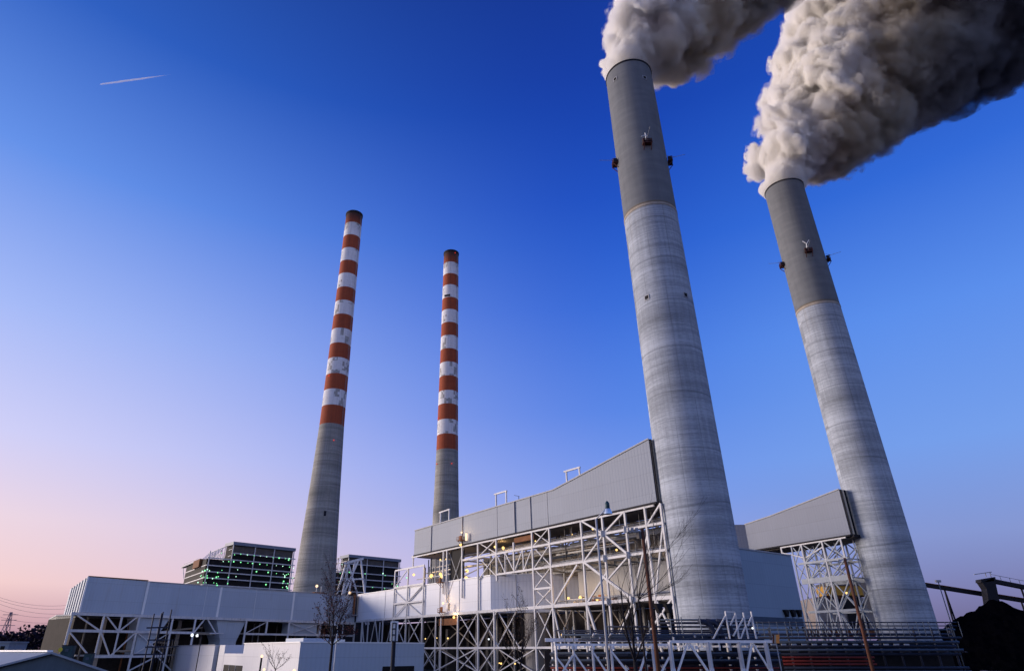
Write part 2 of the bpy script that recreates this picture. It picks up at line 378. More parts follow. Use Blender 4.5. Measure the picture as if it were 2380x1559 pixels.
tB, zjB, radB = big_chimney('grey concrete chimney at the right, a white Y shaped mast on its dark top', 144, 229.7, 198.3, 704,
    plats=((.30, 588), (-1.25, 620), (1.55, 606)), wins=())
# thin white aerials above the front platforms
def aerial(t, X, Y, rad, da, yy, forked):
    base = math.atan2(-Y, -X) + da; e = Vector((math.cos(base), math.sin(base), 0)); tt = Vector((-e.y, e.x, 0))
    z = zat(X + 8.5 * e.x, Y + 8.5 * e.y, yy); c = e * (rad(z) + .9)
    b = MB(); Z = lambda h: Vector((0, 0, z + h))
    if forked:
        b.bar(c + Z(-1.8) - tt * .5, c + Z(.6), .22); b.bar(c + Z(.4), c + Z(2.2) + tt * 1.3, .22); b.bar(c + Z(.4), c + Z(2.0) - tt * 1.3, .22); b.bar(c + Z(-1.8) - tt * .5, c + Z(-1.9) - tt * 1.1, .2)
    else:
        b.bar(c + Z(-2.8), c + Z(1.6), .16); b.bar(c + Z(.2) - tt * 1.4, c + Z(.7) + tt * .2, .16); b.bar(c + Z(1.6), c + Z(0) + tt * .5, .16)
    b.bar(c + Z(-1), e * (rad(z)) + Z(-1), .12)
    local(b, 'aerial', M['white'], t)
aerial(tA, 57.5, 165.7, radA, .27, 322, False)
aerial(tB, 144, 229.7, radB, .30, 571, True)

# ------------------------------------------------------------------ striped chimneys
def striped(label, X, Y, ztop, ys, prof, beacons, dark=()):
    t = thing('striped_chimney', label, 'chimney', (X, Y, 0), 'red and white banded chimneys')
    zs = [ztop + 1]
    for y in ys[1:]:
        z = 150.
        for _ in range(6):
            r = np.interp(z, [p[1] for p in prof], [p[0] for p in prof]); k = 1 - r / math.hypot(X, Y); z = zat(X * k, Y * k, y)
        zs.append(z)
    zz = np.linspace(0, ztop - 1.6, 50)
    rr = np.interp(zz, [p[1] for p in prof], [p[0] for p in prof])
    local(lathe(list(zip(rr, zz)), 72), 'shaft', stack_striped('striped_shaft', ztop, ztop - 2, zs[-1], 15, zs), t, True, False)
    r = rr[-1]
    local(lathe([(r, ztop - 1.6), (r + .35, ztop - 1.5), (r + .35, ztop), (r - .6, ztop), (r - .7, ztop - 4), (.01, ztop - 4)], 72), 'rim', M['blackmetal'], t, False, False)
    # climbing ladder up the side away from the glow
    base = math.atan2(-Y, -X)
    b = MB(); a = base + .9; e = Vector((math.cos(a), math.sin(a), 0)); tt = Vector((-e.y, e.x, 0))
    for q in (-.3, .3): b.tube([e * (np.interp(z, zz, rr) + .25) + tt * q + Vector((0, 0, z)) for z in np.linspace(5, ztop - 3, 24)], .06, 4)
    local(b, 'ladder', M['steel_dim'], t)
    for da, y in beacons:
        z = 150.; a = base + da
        for _ in range(6):
            r = np.interp(z, zz, rr) + .5; z = zat(X + r * math.cos(a), Y + r * math.sin(a), y)
        local(MB().ball((r * math.cos(a), r * math.sin(a), z), .38), 'warning_light', M['lamp_r'], t, True)
    for da, y, w, h in dark:
        a = base + da; z = 150.
        for _ in range(6):
            r = np.interp(z, zz, rr); z = zat(X + r * math.cos(a), Y + r * math.sin(a), y)
        e = Vector((math.cos(a), math.sin(a), 0)); tt = Vector((-e.y, e.x, 0)); c = e * (r - .1) + Vector((0, 0, z))
        local(MB().hexa([c + e * i + tt * j * w / 2 - Vector((0, 0, h / 2)) for i, j in ((0, -1), (.35, -1), (.35, 1), (0, 1))], [c + e * i + tt * j * w / 2 + Vector((0, 0, h / 2)) for i, j in ((0, -1), (.35, -1), (.35, 1), (0, 1))]), 'hatch', M['blackmetal'], t)
    return t
striped('left and taller looking striped chimney, rising behind the long low white building', -94, 393, 309.5,
    [490, 516, 545, 575, 604, 634, 666, 697, 729, 762, 796, 830, 867, 903, 940, 983][:16],
    [(13.2, 0), (12.3, 32), (9.6, 92), (7.9, 140), (6.9, 220), (6.2, 312)], [(-.75, 873), (.25, 1023)], [(.15, 1193, 1.4, 3)])
striped('shorter looking striped chimney, rising behind the left end of the long grey duct', -20.3, 446, 309.5,
    [581, 608, 635, 661, 690, 718, 748, 778, 809, 840, 872, 906, 937, 973, 1007, 1042],
    [(11.2, 0), (10, 60), (8.8, 100), (7.9, 140), (6.9, 220), (6.2, 312)], [(.5, 588), (-1.1, 972), (-1.0, 1078), (.4, 1077)], [(-.4, 687, 5, 1.6)])

# ------------------------------------------------------------------ long duct (to the near chimney)
def duct(label, pl, top, bot, depth, mat, joints, fine, zb=41.6):
    a0 = pl.hit(bot[0])[0]
    t = thing('gas_duct', label, 'duct', tuple(pl.pt(a0, 0)), 'grey ducts leading into the concrete chimneys')
    T = [pl.hit(p) for p in top]; B = [pl.hit(p)[0] for p in bot]
    T[0] = (B[0], T[0][1]); sR = B[-1]; T[-1] = (sR, T[-1][1])
    poly = [pl.pt(B[0], zb), pl.pt(sR, zb)] + [pl.pt(s, z) for s, z in reversed(T)]
    MB().face_prism(poly, pl.n * depth).build('casing', mat, t)
    ztop = lambda s: np.interp(s, [q[0] for q in T], [q[1] for q in T])
    # roof flashing
    for (s0, z0), (s1, z1) in zip(T[:-1], T[1:]):
        bar(t, 'roof_edge', pl.pt(s0, z0 + .05, -.12), pl.pt(s1, z1 + .05, -.12), .25, 'steel_dim', .35)
    bar(t, 'floor_edge', pl.pt(B[0], zb - .25, -.1), pl.pt(sR, zb - .25, -.1), .4, 'blackmetal', .55)
    for px, w in joints:
        s, z = pl.hit(px); bar(t, 'joint_strip', pl.pt(s, zb + .05, -.09), pl.pt(s, ztop(s) - .1, -.09), w, 'steel_dim', .2)
    for px in fine:
        s, z = pl.hit(px); bar(t, 'seam', pl.pt(s, zb + .05, -.03), pl.pt(s, ztop(s) - .1, -.03), .14, 'steel_dim', .1)
    # expansion joint on the end by the chimney
    zt = T[-1][1]
    for i in range(7):
        o = .35 + i * 1.15
        bar(t, 'end_rib', pl.pt(sR + .2, zb + .1, o), pl.pt(sR + .2, zt - .1, o), .32 if i % 2 == 0 else .95, 'blackmetal' if i % 2 == 0 else 'tan_joint', .4 if i % 2 else .55)
    bar(t, 'end_sill', pl.pt(sR + .5, zb - .5, 0.3), pl.pt(sR + .5, zb - .5, 8), .9, 'blackmetal', .9)
    # soffit girders
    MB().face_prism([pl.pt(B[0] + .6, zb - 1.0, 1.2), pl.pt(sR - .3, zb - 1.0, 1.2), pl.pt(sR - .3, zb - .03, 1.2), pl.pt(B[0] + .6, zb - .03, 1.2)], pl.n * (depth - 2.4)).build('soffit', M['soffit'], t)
    return t, B[0], sR, ztop
dA, sL, sR, ztopA = duct('long grey ribbed duct on white steel, sloping up to the nearest concrete chimney', PR, [(962, 1234), (1285, 1139), (1508, 1020)], [(962, 1290), (1526, 1166)], 14,
    M['clad_duct'], [(c4(255, 900), .5), (c4(508, 850), .6), (c4(937, 750), .75), (c4(1065, 700), .45)], [c4(790, 800), c4(1200, 650)])
def davit(pts):
    P = [PR.hit(p, 4.0) for p in pts]
    def w(i, dz=0): return PR.pt(P[i][0], P[i][1] + dz, 4.0)
    b = MB(); b.bar(w(0) - PR.d * 1.0, w(1) + PR.d * .4, .5)
    s0, s1 = P[0][0], P[1][0]
    za, zb_ = ztopA(s0) - .2, ztopA(s1) - .2
    b.bar(PR.pt(s0, P[0][1], 4), PR.pt(s0, za, 4), .42); b.bar(PR.pt(s1, P[1][1], 4), PR.pt(s1, zb_, 4), .42)
    b.bar(PR.pt(s0, ztopA(s0) + .5, 4), PR.pt(s1, ztopA(s1) + .5, 4), .42)
    b.bar(PR.pt(s0, ztopA(s0) + .4, 4), PR.pt(s0, ztopA(s0) + .4, 2.6), .3)
    b.build('hoist_frame', M['steel'], dA)
davit([c4(330, 652), c4(400, 628)]); davit([c4(780, 503), c4(862, 480)]); davit([c4(1350, 318), c4(1455, 288)])
b = MB(); s, z = PR.hit(c4(965, 540), 4); b.bar(PR.pt(s, ztopA(s) - .2, 4), PR.pt(s, z + .8, 4), .15); b.bar(PR.pt(s - 2.5, z + 1.6, 4), PR.pt(s + .3, z + .7, 4), .14)
b.build('floodlight_bracket', M['blackmetal'], dA)

# ------------------------------------------------------------------ steel frame under the long duct
ZT = 41.0
Z2 = PR.hit(c4(1475, 860))[1]; Z3 = PR.hit(c4(1480, 1055))[1]; Z4 = PR.hit(c4(1505, 1393))[1]; ZM = PR.hit(c4(1160, 1268))[1]; Z5 = 7.6
cs = lambda x, y: PR.hit(c4(x, y))[0]
ds = lambda x, y: PR.hit(c3(x, y))[0]
cols = dict(b1=cs(353, 1050), b2=cs(382, 1050), c=cs(505, 1050), d=cs(633, 1000), e=cs(784, 1000), f=cs(925, 1000), g=cs(1078, 1000), h=cs(1222, 1000), i=cs(1488, 1000), k=cs(1668, 1000), l=cs(1860, 1000), m=cs(2020, 900), n=cs(2170, 1000),
    z=cs(108, 1045), p=ds(602, 900), q=ds(722, 900), r=ds(868, 900), t=ds(305, 1200), u=ds(362, 1200), v=ds(497, 1200), x=ds(982, 1200), y=ds(1030, 1200))
zcage = PR.hit(c3(735, 622))[1]; zc2 = PR.hit(c3(735, 782))[1]; zc3 = PR.hit(c3(725, 935))[1]
fr = thing('steel_frame', 'white steel frame of columns and cross braces carrying the long grey duct', 'steel frame', tuple(PR.pt(cols['i'], 0)), 'white steel support frames')
WC, WB, WX = .52, .46, .28
def pp(a, z, off=0): return PR.pt(cols[a] if isinstance(a, str) else a, z, off)
for a, z0, z1 in (('g', 0, ZT), ('h', 0, ZT), ('i', 0, ZT), ('k', 0, ZT), ('l', 0, ZT), ('m', 0, ZT), ('n', 0, ZT), ('d', 0, ZT), ('e', Z3 - 2, ZT), ('f', Z3, ZT - 2.3), ('b1', Z3 - 4, ZT), ('b2', Z3 - 7, ZT), ('c', Z3 - 6, ZT), ('z', PR.hit(c4(112, 1090))[1], ZT),
        ('p', 0, zcage), ('q', 0, zcage), ('r', 0, zcage), ('t', 0, Z4), ('u', 0, Z4), ('v', 0, Z4), ('x', 0, Z4 - .4), ('y', 0, Z4 - 1)):
    bar(fr, 'column', pp(a, z0), pp(a, z1), WC * (.8 if a in 'xyztuv' else 1))
for s0, s1, z in ((sL - 1.5, sR - 1, ZT), ('c', 'n', Z2), ('e', 'n', Z3), (ds(295, 1125), 'n', Z4), ('r', 'i', Z5), ('g', 'h', ZM), ('p', 'r', zcage), ('p', 'r', zc2), ('p', 'r', zc3)):
    s0 = cols[s0] if isinstance(s0, str) else s0; s1 = cols[s1] if isinstance(s1, str) else s1
    big = z in (ZT, Z4)
    bar(fr, 'beam', PR.pt(s0, z, 0.02), PR.pt(s1, z, 0.02), WB, 'steel', .85 if big else .6)
def brace(a, za, b_, zb, off=0.05, w=WX, root=None, mat='steel'):
    MB().bar(pp(a, za, off), pp(b_, zb, off + .02), w).build('brace', M[mat], root or fr)
def X(a, b_, z0, z1, off=0.05, w=WX, root=None, mat='steel'):
    brace(a, z0, b_, z1, off, w, root, mat); brace(a, z1, b_, z0, off + .4, w, root, mat)
for z0, z1 in ((Z2, ZT), (Z3, Z2), (ZM, Z3), (Z4, ZM), (Z5, Z4), (0.2, Z5)): X('g', 'h', z0, z1)
X('d', 'e', Z2, ZT); X('d', 'e', Z3 - 1, Z2)
# bracing girder e-g
me, mg = cs(853, 1050), cs(1000, 1050)
for a, za, b_, zb in (('e', Z2, me, Z3), (me, Z3, me, Z2), (me, Z2, 'f', Z3), ('f', Z3, mg, Z2), (mg, Z3, mg, Z2), (mg, Z3, 'g', Z2)): brace(a, za, b_, zb, 0.05, .3)
for a, za, b_, zb, w in (('i', ZT, 'k', Z2, .45), ('k', Z2, 'l', ZT, .45), ('k', Z2, 'l', Z3, .55), ('i', Z3, 'k', Z2, .4), ('i', Z3, 'l', Z4, .6), ('i', Z4, 'k', (Z3 + Z4) / 2 + 2, .45), ('k', (Z3 + Z4) / 2, 'l', Z3, .4),
        ('h', Z4, cs(1440, 1080), Z3 - .5, .5), ('i', Z4, cs(1610, 1500), Z5, .55), ('l', Z4 + 1, 'm', Z2 - 2, .4), ('m', Z4, 'n', Z2, .4), ('m', Z2, 'n', ZT, .4), ('l', Z5, 'n', Z4, .4), ('m', Z4, 'n', Z5, .4), ('h', Z4, cs(1300, 1500), Z5, .4), ('k', Z5, 'l', Z4, .35)): brace(a, za, b_, zb, .05, w)
for a, b_ in (('q', 'r'), ('d', 'e'), ('p', 'q')):
    X(a, b_, Z5, Z4)
X('d', ds(1520, 1200), .3, Z5, .05); X('x', 'd', .3, Z5, .05, .3); X('r', 'x', .3, Z5, .1, .28)
cols['e2'] = ds(1520, 1200); cols['d2'] = ds(1185, 1200)
bar(fr, 'column', pp('e2', 0), pp('e2', Z4), WC * 1.1); bar(fr, 'column', pp('d2', 0), pp('d2', Z4), WC)
X('d2', 'd', .3, Z5); X('d2', 'd', Z5, Z4); X('e2', 'g', .3, Z5, .3, .3); X('e2', ds(1715, 1200), Z5, Z4, .9, .3)
brace('p', Z4, 'q', zc3, .02); brace('p', zc3 + 5, 'q', zc3, .02); brace('q', zc3, 'r', zc2, .02, .45); brace('q', zc3, 'r', Z4, .02); brace('p', zc2, 'q', zcage, .02, .3)
brace('t', Z4, 'u', .5, .02, .3); brace('u', .5, ds(430, 1120), Z4, .02, .3); brace(ds(430, 1120), Z4, 'v', .5, .02, .3); brace('v', .5, 'p', Z4, .02, .25)
for nm in ('k', 'l'):
    for z in (Z2, Z3, Z4): MB().bar(pp(nm, z - .9, -.35), pp(nm, z + .9, -.35), 1.5, .15).build('gusset', M['steel'], fr)
# dark louvre panel
s0, s1 = cs(388, 1050) + .3, cs(498, 1050) - .3
MB().face_prism([PR.pt(s0, PR.hit(c4(440, 1190))[1], 1.0), PR.pt(s1, PR.hit(c4(440, 1190))[1], 1.0), PR.pt(s1, ZT - .8, 1.0), PR.pt(s0, ZT - .8, 1.0)], PR.n * .6).build('louvre_panel', M['black'], fr)
X('b2', 'c', Z3 - 5.5, ZT - 1, .6, .22, None, 'steel_dim')
def small_platform(root, c, w=2.6, d=1.8, lampz=(2.3,), tall=True):
    P_, Zv = Vector(c), Vector((0, 0, 1)); b = MB(); dd, nn = PR.d, -PR.n
    b.hexa([P_ + dd * i * w / 2 + nn * j * d for i, j in ((-1, 0), (1, 0), (1, 1), (-1, 1))], [P_ + Zv * .25 + dd * i * w / 2 + nn * j * d for i, j in ((-1, 0), (1, 0), (1, 1), (-1, 1))])
    for i in (-1, 0, 1):
        b.bar(P_ + dd * i * w / 2 + nn * d, P_ + dd * i * w / 2 + nn * d + Zv * 1.4, .12)
    for h in (.7, 1.4): b.bar(P_ - dd * w / 2 + nn * d + Zv * h, P_ + dd * w / 2 + nn * d + Zv * h, .1)
    for i in (-1, 1): b.bar(P_ + dd * i * w / 3 + nn * d * .9, P_ + dd * i * w / 5 - Zv * 1.6, .14)
    b.hexa([P_ + dd * (i * .5 - .6) + nn * (.4 + j * .5) + Zv * .25 for i, j in ((-1, 0), (1, 0), (1, 1), (-1, 1))], [P_ + dd * (i * .5 - .6) + nn * (.4 + j * .5) + Zv * 1.9 for i, j in ((-1, 0), (1, 0), (1, 1), (-1, 1))])
    return b.build('platform', M['brown'], root)
for px in (c4(510, 885), c4(355, 1465), c4(345, 1225)):
    s, z = PR.hit(px, -.4); small_platform(fr, PR.pt(s, z, -.4))
MB().bar(PR.pt(ds(1000, 1110), PR.hit(c3(1080, 1110))[1], .7), PR.pt(ds(1180, 1110), PR.hit(c3(1080, 1110))[1], .7), .3, 2.2).build('rust_girder', M['brown'], fr)
MB().bar(PR.pt(cs(910, 850), ZT - 1.6, .9), PR.pt(cs(1070, 840), ZT - 1.6, .9), .3, 1.6).build('rust_girder', M['brown'], fr)
for (x, y), off, r, mt in ((c4(500, 815), -1.2, .34, 'lamp_p'), (c4(492, 915), -.8, .45, 'lamp_y'), (c4(772, 932), 5, .45, 'lamp_y'), (c4(838, 940), 5, .5, 'lamp_y'), (c4(112, 1158), 3, .5, 'lamp_y'), (c4(255, 1168), 2, .75, 'lamp_y'), (c4(343, 1172), .9, .75, 'lamp_y'), (c4(328, 1152), 1.2, .55, 'lamp_y'),
        (c4(543, 1127), 3, .65, 'lamp_y'), (c4(537, 1183), 2, .55, 'lamp_y'), (c4(350, 1389), -1.3, .42, 'lamp_p'), (c4(438, 1503), .4, .45, 'lamp_y'), (c4(1368, 1348), 5.5, .38, 'lamp_y'), (c4(1463, 1342), 5.5, .45, 'lamp_y'), (c4(1600, 1357), 5.5, .42, 'lamp_y'), (c3(1467, 1268), 6, .3, 'lamp_w'), (c3(1580, 1490), 6, .3, 'lamp_y')):
    s, z = PR.hit((x, y), off); lamp(fr, PR.pt(s, z, off), r, mt)
for px, off, hh in ((c4(538, 850), -1.0, 2.6), (c4(396, 1418), -1.0, 2.4)):
    s, z = PR.hit(px, off); MB().bar(PR.pt(s, z - hh / 2, off), PR.pt(s, z + hh / 2, off), .55).build('upright_box', M['lamp_p'] if hh > 2.5 else M['tan'], fr)  # upright boxes; the taller one emits, standing in for a pinkish glow

for i_, (px, off, e_) in enumerate(((c4(255, 1168), 3.2, 700), (c4(343, 1165), 2.2, 700), (c4(543, 1127), 4, 600), (c4(1368, 1340), 4.4, 350), (c4(1463, 1335), 4.4, 450), (c4(1600, 1350), 4.4, 350), (c4(838, 935), 4, 500), (c4(500, 820), -2.2, 300), (c4(350, 1390), -2.2, 300), (c4(438, 1500), -.8, 300))):
    s, z = PR.hit(px, off); l_ = bpy.data.lights.new('lamp_glow', 'POINT'); l_.energy = e_; l_.color = (1.0, .62, .25); l_.shadow_soft_size = .5
    o_ = bpy.data.objects.new('lamp_glow', l_); COL.objects.link(o_); o_.location = PR.pt(s, z + .7, off - .6)
rl = random.Random(44)
for k in range(16):
    a = sL + 4 + (sR - sL - 12) * rl.random(); z = rl.choice([Z2 + 2.2, Z3 + 2.2, Z4 + 2.4, Z5 + 3.2, 3.2, ZT - 2.2]); off = rl.uniform(1.5, 6)
    if Z4 - 1 < z < Z3 and a < cols['h']: z = Z5 + 3.4
    lamp(fr, PR.pt(a, z, off), rl.choice([.2, .24, .3]), 'lamp_y')
# second row of steel behind the front frame
rr_ = thing('steel_frame', 'rear rows of white steel columns seen through the front frame below the duct', 'steel frame', tuple(PR.pt(cols['i'], 0, 13)), 'white steel support frames')
OFF = 13.0
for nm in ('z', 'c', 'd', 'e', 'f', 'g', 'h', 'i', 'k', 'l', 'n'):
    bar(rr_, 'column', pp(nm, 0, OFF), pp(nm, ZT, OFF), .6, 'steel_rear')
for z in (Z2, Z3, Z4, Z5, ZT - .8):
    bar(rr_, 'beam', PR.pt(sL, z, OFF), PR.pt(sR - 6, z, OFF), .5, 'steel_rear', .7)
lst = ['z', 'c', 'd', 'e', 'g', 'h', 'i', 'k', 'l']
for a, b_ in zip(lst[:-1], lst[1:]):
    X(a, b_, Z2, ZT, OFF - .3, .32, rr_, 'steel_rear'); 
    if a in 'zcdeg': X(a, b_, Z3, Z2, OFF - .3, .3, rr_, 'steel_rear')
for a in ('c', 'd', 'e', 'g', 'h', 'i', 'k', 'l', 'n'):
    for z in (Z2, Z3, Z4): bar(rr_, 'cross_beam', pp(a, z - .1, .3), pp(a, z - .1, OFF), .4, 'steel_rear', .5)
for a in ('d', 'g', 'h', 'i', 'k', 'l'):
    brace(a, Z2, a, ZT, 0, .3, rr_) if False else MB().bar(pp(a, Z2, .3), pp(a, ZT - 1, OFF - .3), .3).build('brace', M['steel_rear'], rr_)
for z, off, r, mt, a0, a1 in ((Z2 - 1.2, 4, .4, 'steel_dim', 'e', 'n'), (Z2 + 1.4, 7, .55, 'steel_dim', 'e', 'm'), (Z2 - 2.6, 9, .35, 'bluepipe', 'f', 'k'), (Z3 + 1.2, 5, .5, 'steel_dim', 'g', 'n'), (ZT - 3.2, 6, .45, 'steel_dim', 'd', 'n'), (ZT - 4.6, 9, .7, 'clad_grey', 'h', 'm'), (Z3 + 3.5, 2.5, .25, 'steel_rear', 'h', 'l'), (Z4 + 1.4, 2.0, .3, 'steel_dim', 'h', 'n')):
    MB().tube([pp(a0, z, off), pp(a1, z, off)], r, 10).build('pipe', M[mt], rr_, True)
# tower of pipes and ladders in the left end of the frame
for k in range(6):
    z = Z3 - 4 + k * 2.3
    bar(rr_, 'cross_beam', pp('z', z, 2 + (k % 3) * 3), pp('c', z, 2 + (k % 3) * 3), .3, 'steel_dim', .35)
for k in range(9):
    a = cols['z'] + (cols['b1'] - cols['z']) * random.random(); off = random.uniform(2, 11)
    MB().tube([PR.pt(a, Z3 - 5, off), PR.pt(a, ZT - random.uniform(1, 6), off)], random.uniform(.15, .4), 8).build('riser', M[random.choice(['steel_dim', 'steel_rear', 'bluepipe'])], rr_, True)
# rows of bracing under the white hall
OFF2 = 8.0
for nm in ('p', 'q', 'r', 'd2', 'd', 'e2', 'g', 'h', 'i', 'k'):
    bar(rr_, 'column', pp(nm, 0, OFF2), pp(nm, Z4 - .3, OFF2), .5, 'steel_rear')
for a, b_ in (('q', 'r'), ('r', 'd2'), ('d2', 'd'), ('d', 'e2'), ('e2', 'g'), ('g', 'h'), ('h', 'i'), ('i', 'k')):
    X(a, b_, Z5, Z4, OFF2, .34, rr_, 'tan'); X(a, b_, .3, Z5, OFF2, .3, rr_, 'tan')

# walkways with handrails, light conduits and hangers
for z, off, a0, a1 in ((Z2 + .3, 2.2, 'e', 'n'), (Z3 + .3, 2.2, 'g', 'n'), (Z4 + .35, 1.6, 'h', 'n'), (Z2 + 5.5, 6.5, 'h', 'n')):
    b = MB(); p, q = pp(a0, z, off), pp(a1, z, off); b.bar(p, q, 1.2, .12)
    for h in (.55, 1.1): b.bar(p - PR.n * .6 + Vector((0, 0, h)), q - PR.n * .6 + Vector((0, 0, h)), .07)
    n_ = int((q - p).length / 2.2)
    for k in range(n_ + 1): c = p + (q - p) * (k / n_) - PR.n * .6; b.bar(c, c + Vector((0, 0, 1.1)), .07)
    b.build('walkway', M['steel_dim'], rr_)
rnd_ = random.Random(12)
for k in range(26):
    a = cols['e'] + (cols['n'] - cols['e'] - 3) * rnd_.random(); off = rnd_.uniform(1.5, 11); z0 = rnd_.choice([Z2, Z3, Z3 + 2, Z2 + 2]); z1 = rnd_.choice([ZT - 1, ZT - 3, Z2 + 4])
    MB().tube([PR.pt(a, z0, off), PR.pt(a, z1, off)], rnd_.choice([.06, .08, .12, .2]), 6).build('hanger', M[rnd_.choice(['steel_dim', 'steel_rear', 'bluepipe', 'soffit'])], rr_, True)
for k in range(16):
    a = cols['d'] + (cols['l'] - cols['d']) * rnd_.random(); L_ = rnd_.uniform(8, 26); off = rnd_.uniform(1.5, 11); z = rnd_.uniform(Z3 + 1, ZT - 3); a1 = min(a + L_, cols['n'] - 1)
    MB().tube([PR.pt(a, z, off), PR.pt(a1 - 1, z, off), PR.pt(a1, z - .8, off), PR.pt(a1, z - rnd_.uniform(2, 5), off)], rnd_.choice([.07, .1, .16, .25]), 7).build('conduit', M[rnd_.choice(['steel_dim', 'steel_rear', 'bluepipe', 'tan'])], rr_, True)

# ------------------------------------------------------------------ white hall inside the frame
K = PR.hit((1140, 1337), .6); zt = K[1]; zb = PR.hit((1140, 1420), .6)[1]
sInner = PR.hit((829, 1386))[0]
hall = thing('process_hall', 'white clad hall with a cut off corner, standing inside the steel frame', 'building', tuple(PR.pt(K[0], 0, 5)))
ch = Vector((.944, -.33, 0)).normalized(); kp = PR.pt(K[0], 0, .6)
kend = kp + ch * 44
MB().prism([PR.pt(sInner, 0, .6), kp, kend, kend + PR.n * 14, PR.pt(sInner, 0, 26)], zb, zt).build('walls', M['clad_white'], hall)
for px, w in ((c3(1198, 850), .16), (c3(1366, 850), .16), (c3(1020, 900), .5), (c3(520, 950), .1)):
    s, z = PR.hit(px, .5); MB().bar(PR.pt(s, zb + .1, .53), PR.pt(s, zt - .1, .53), w, .1).build('joint_strip', M['steel_dim'] if w < .3 else M['white'], hall)
for px in (c3(1718, 830),):
    r = ray(*px); 
    nrm = Vector((-ch.y, ch.x, 0)); o = Vector((0, 0, H)); tt_ = (kp - o).dot(nrm) / r.dot(nrm); q = o + r * tt_ ; q.z = 0
    MB().bar(q + Vector((0, 0, zb + .1)) - PR.n * .06, q + Vector((0, 0, zt - .1)) - PR.n * .06, .18, .1).build('joint_strip', M['steel_dim'], hall)
MB().bar(PR.pt(sInner, zt + .05, .5), PR.pt(K[0] + .1, zt + .05, .5), .3, .3).build('roof_edge', M['white'], hall)
MB().bar(kp + Vector((0, 0, zt + .05)) - PR.n * .1, kend + Vector((0, 0, zt + .05)), .3, .3).build('roof_edge', M['white'], hall)
MB().bar(kp + Vector((0, 0, zb - .35)), kend + Vector((0, 0, zb - .35)), .5, .6).build('floor_edge', M['steel'], hall)
MB().bar(PR.pt(sInner, zb - .3, .55), PR.pt(K[0], zb - .3, .55), .5, .5).build('floor_edge', M['steel_dim'], hall)
# grey halls further inside, lit by the sodium lamps
up = thing('process_hall', 'dark grey upper hall right under the long duct, left half of the frame', 'building', tuple(PR.pt(cols['d'], 0, 18)))
MB().prism([PR.pt(cols['c'] - 9, 0, 16), PR.pt(cols['f'] + 2, 0, 16), PR.pt(cols['f'] + 2, 0, 25), PR.pt(cols['c'] - 9, 0, 25)], Z3 - 8, ZT - 2.5).build('walls', M['clad_dim'], up)
for k in range(5): MB().bar(PR.pt(cols['c'] - 6 + k * 9, Z3 - 5, 15.9), PR.pt(cols['c'] - 6 + k * 9, ZT - 3, 15.9), .5, .3).build('wall_post', M['steel_dim'], up)
gh = thing('process_hall', 'grey clad hall deep inside the frame, behind three yellow lamps', 'building', tuple(PR.pt(cols['k'], 0, 12)))
MB().prism([PR.pt(cols['h'] + 2, 0, 9), PR.pt(cols['n'] - 2, 0, 9), PR.pt(cols['n'] - 2, 0, 24), PR.pt(cols['h'] + 2, 0, 24)], Z4 - .5, Z3 - 1.2).build('walls', M['clad_grey'], gh)
MB().prism([PR.pt(cols['f'] + 2.1, 0, 15), PR.pt(cols['m'], 0, 15), PR.pt(cols['m'], 0, 24), PR.pt(cols['f'] + 2.1, 0, 24)], Z3 - 1.0, Z2 + .6).build('upper_walls', M['tan'], gh)
for k in range(7):
    s = cols['h'] + 3 + k * 2.6; MB().bar(PR.pt(s, Z4 + .2, 6.5), PR.pt(s, Z4 + random.uniform(1.5, 3.0), 6.5), 1.3, 1.0).build('pump', M[random.choice(['tan', 'brown', 'steel_dim'])], gh)
MB().face_prism([PR.pt(cols['h'] - 1, Z4 - .75, .8), PR.pt(cols['n'] - 1, Z4 - .75, .8), PR.pt(cols['n'] - 1, Z4 - .5, .8), PR.pt(cols['h'] - 1, Z4 - .5, .8)], PR.n * 14).build('shading_floor_slab', M['soffit'], gh)  # slab added to keep light off the storey below
# dark walls put in for the shade of the lower storey
dk = thing('shade_backdrop', 'dark backdrop standing in for the shade of the lower storey behind the white columns', 'building', tuple(PR.pt(cols['e'], 0, 18)))
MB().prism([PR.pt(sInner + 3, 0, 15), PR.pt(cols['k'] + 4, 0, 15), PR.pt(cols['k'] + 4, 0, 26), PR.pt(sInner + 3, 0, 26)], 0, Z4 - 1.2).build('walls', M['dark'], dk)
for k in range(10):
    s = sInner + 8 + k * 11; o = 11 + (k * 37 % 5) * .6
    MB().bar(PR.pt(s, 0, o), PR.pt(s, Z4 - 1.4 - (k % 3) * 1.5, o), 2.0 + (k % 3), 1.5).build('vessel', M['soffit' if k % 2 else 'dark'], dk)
pr = thing('concrete_pier', 'broad grey concrete pier between the columns under the white hall', 'pier', tuple(PR.pt(ds(1790, 1200), 0, 5)))
q = PR.pt(ds(1790, 1200), 0, 5.0)
MB().tube([q, q + Vector((0, 0, Z4 - 1.3))], 3.6, 24).build('shaft', M['concrete_pier'], pr, False)
MB().tube([q + Vector((0, 0, Z5 - 1)), q + Vector((0, 0, Z5 - .4))], 3.8, 24).build('collar', M['soffit'], pr)

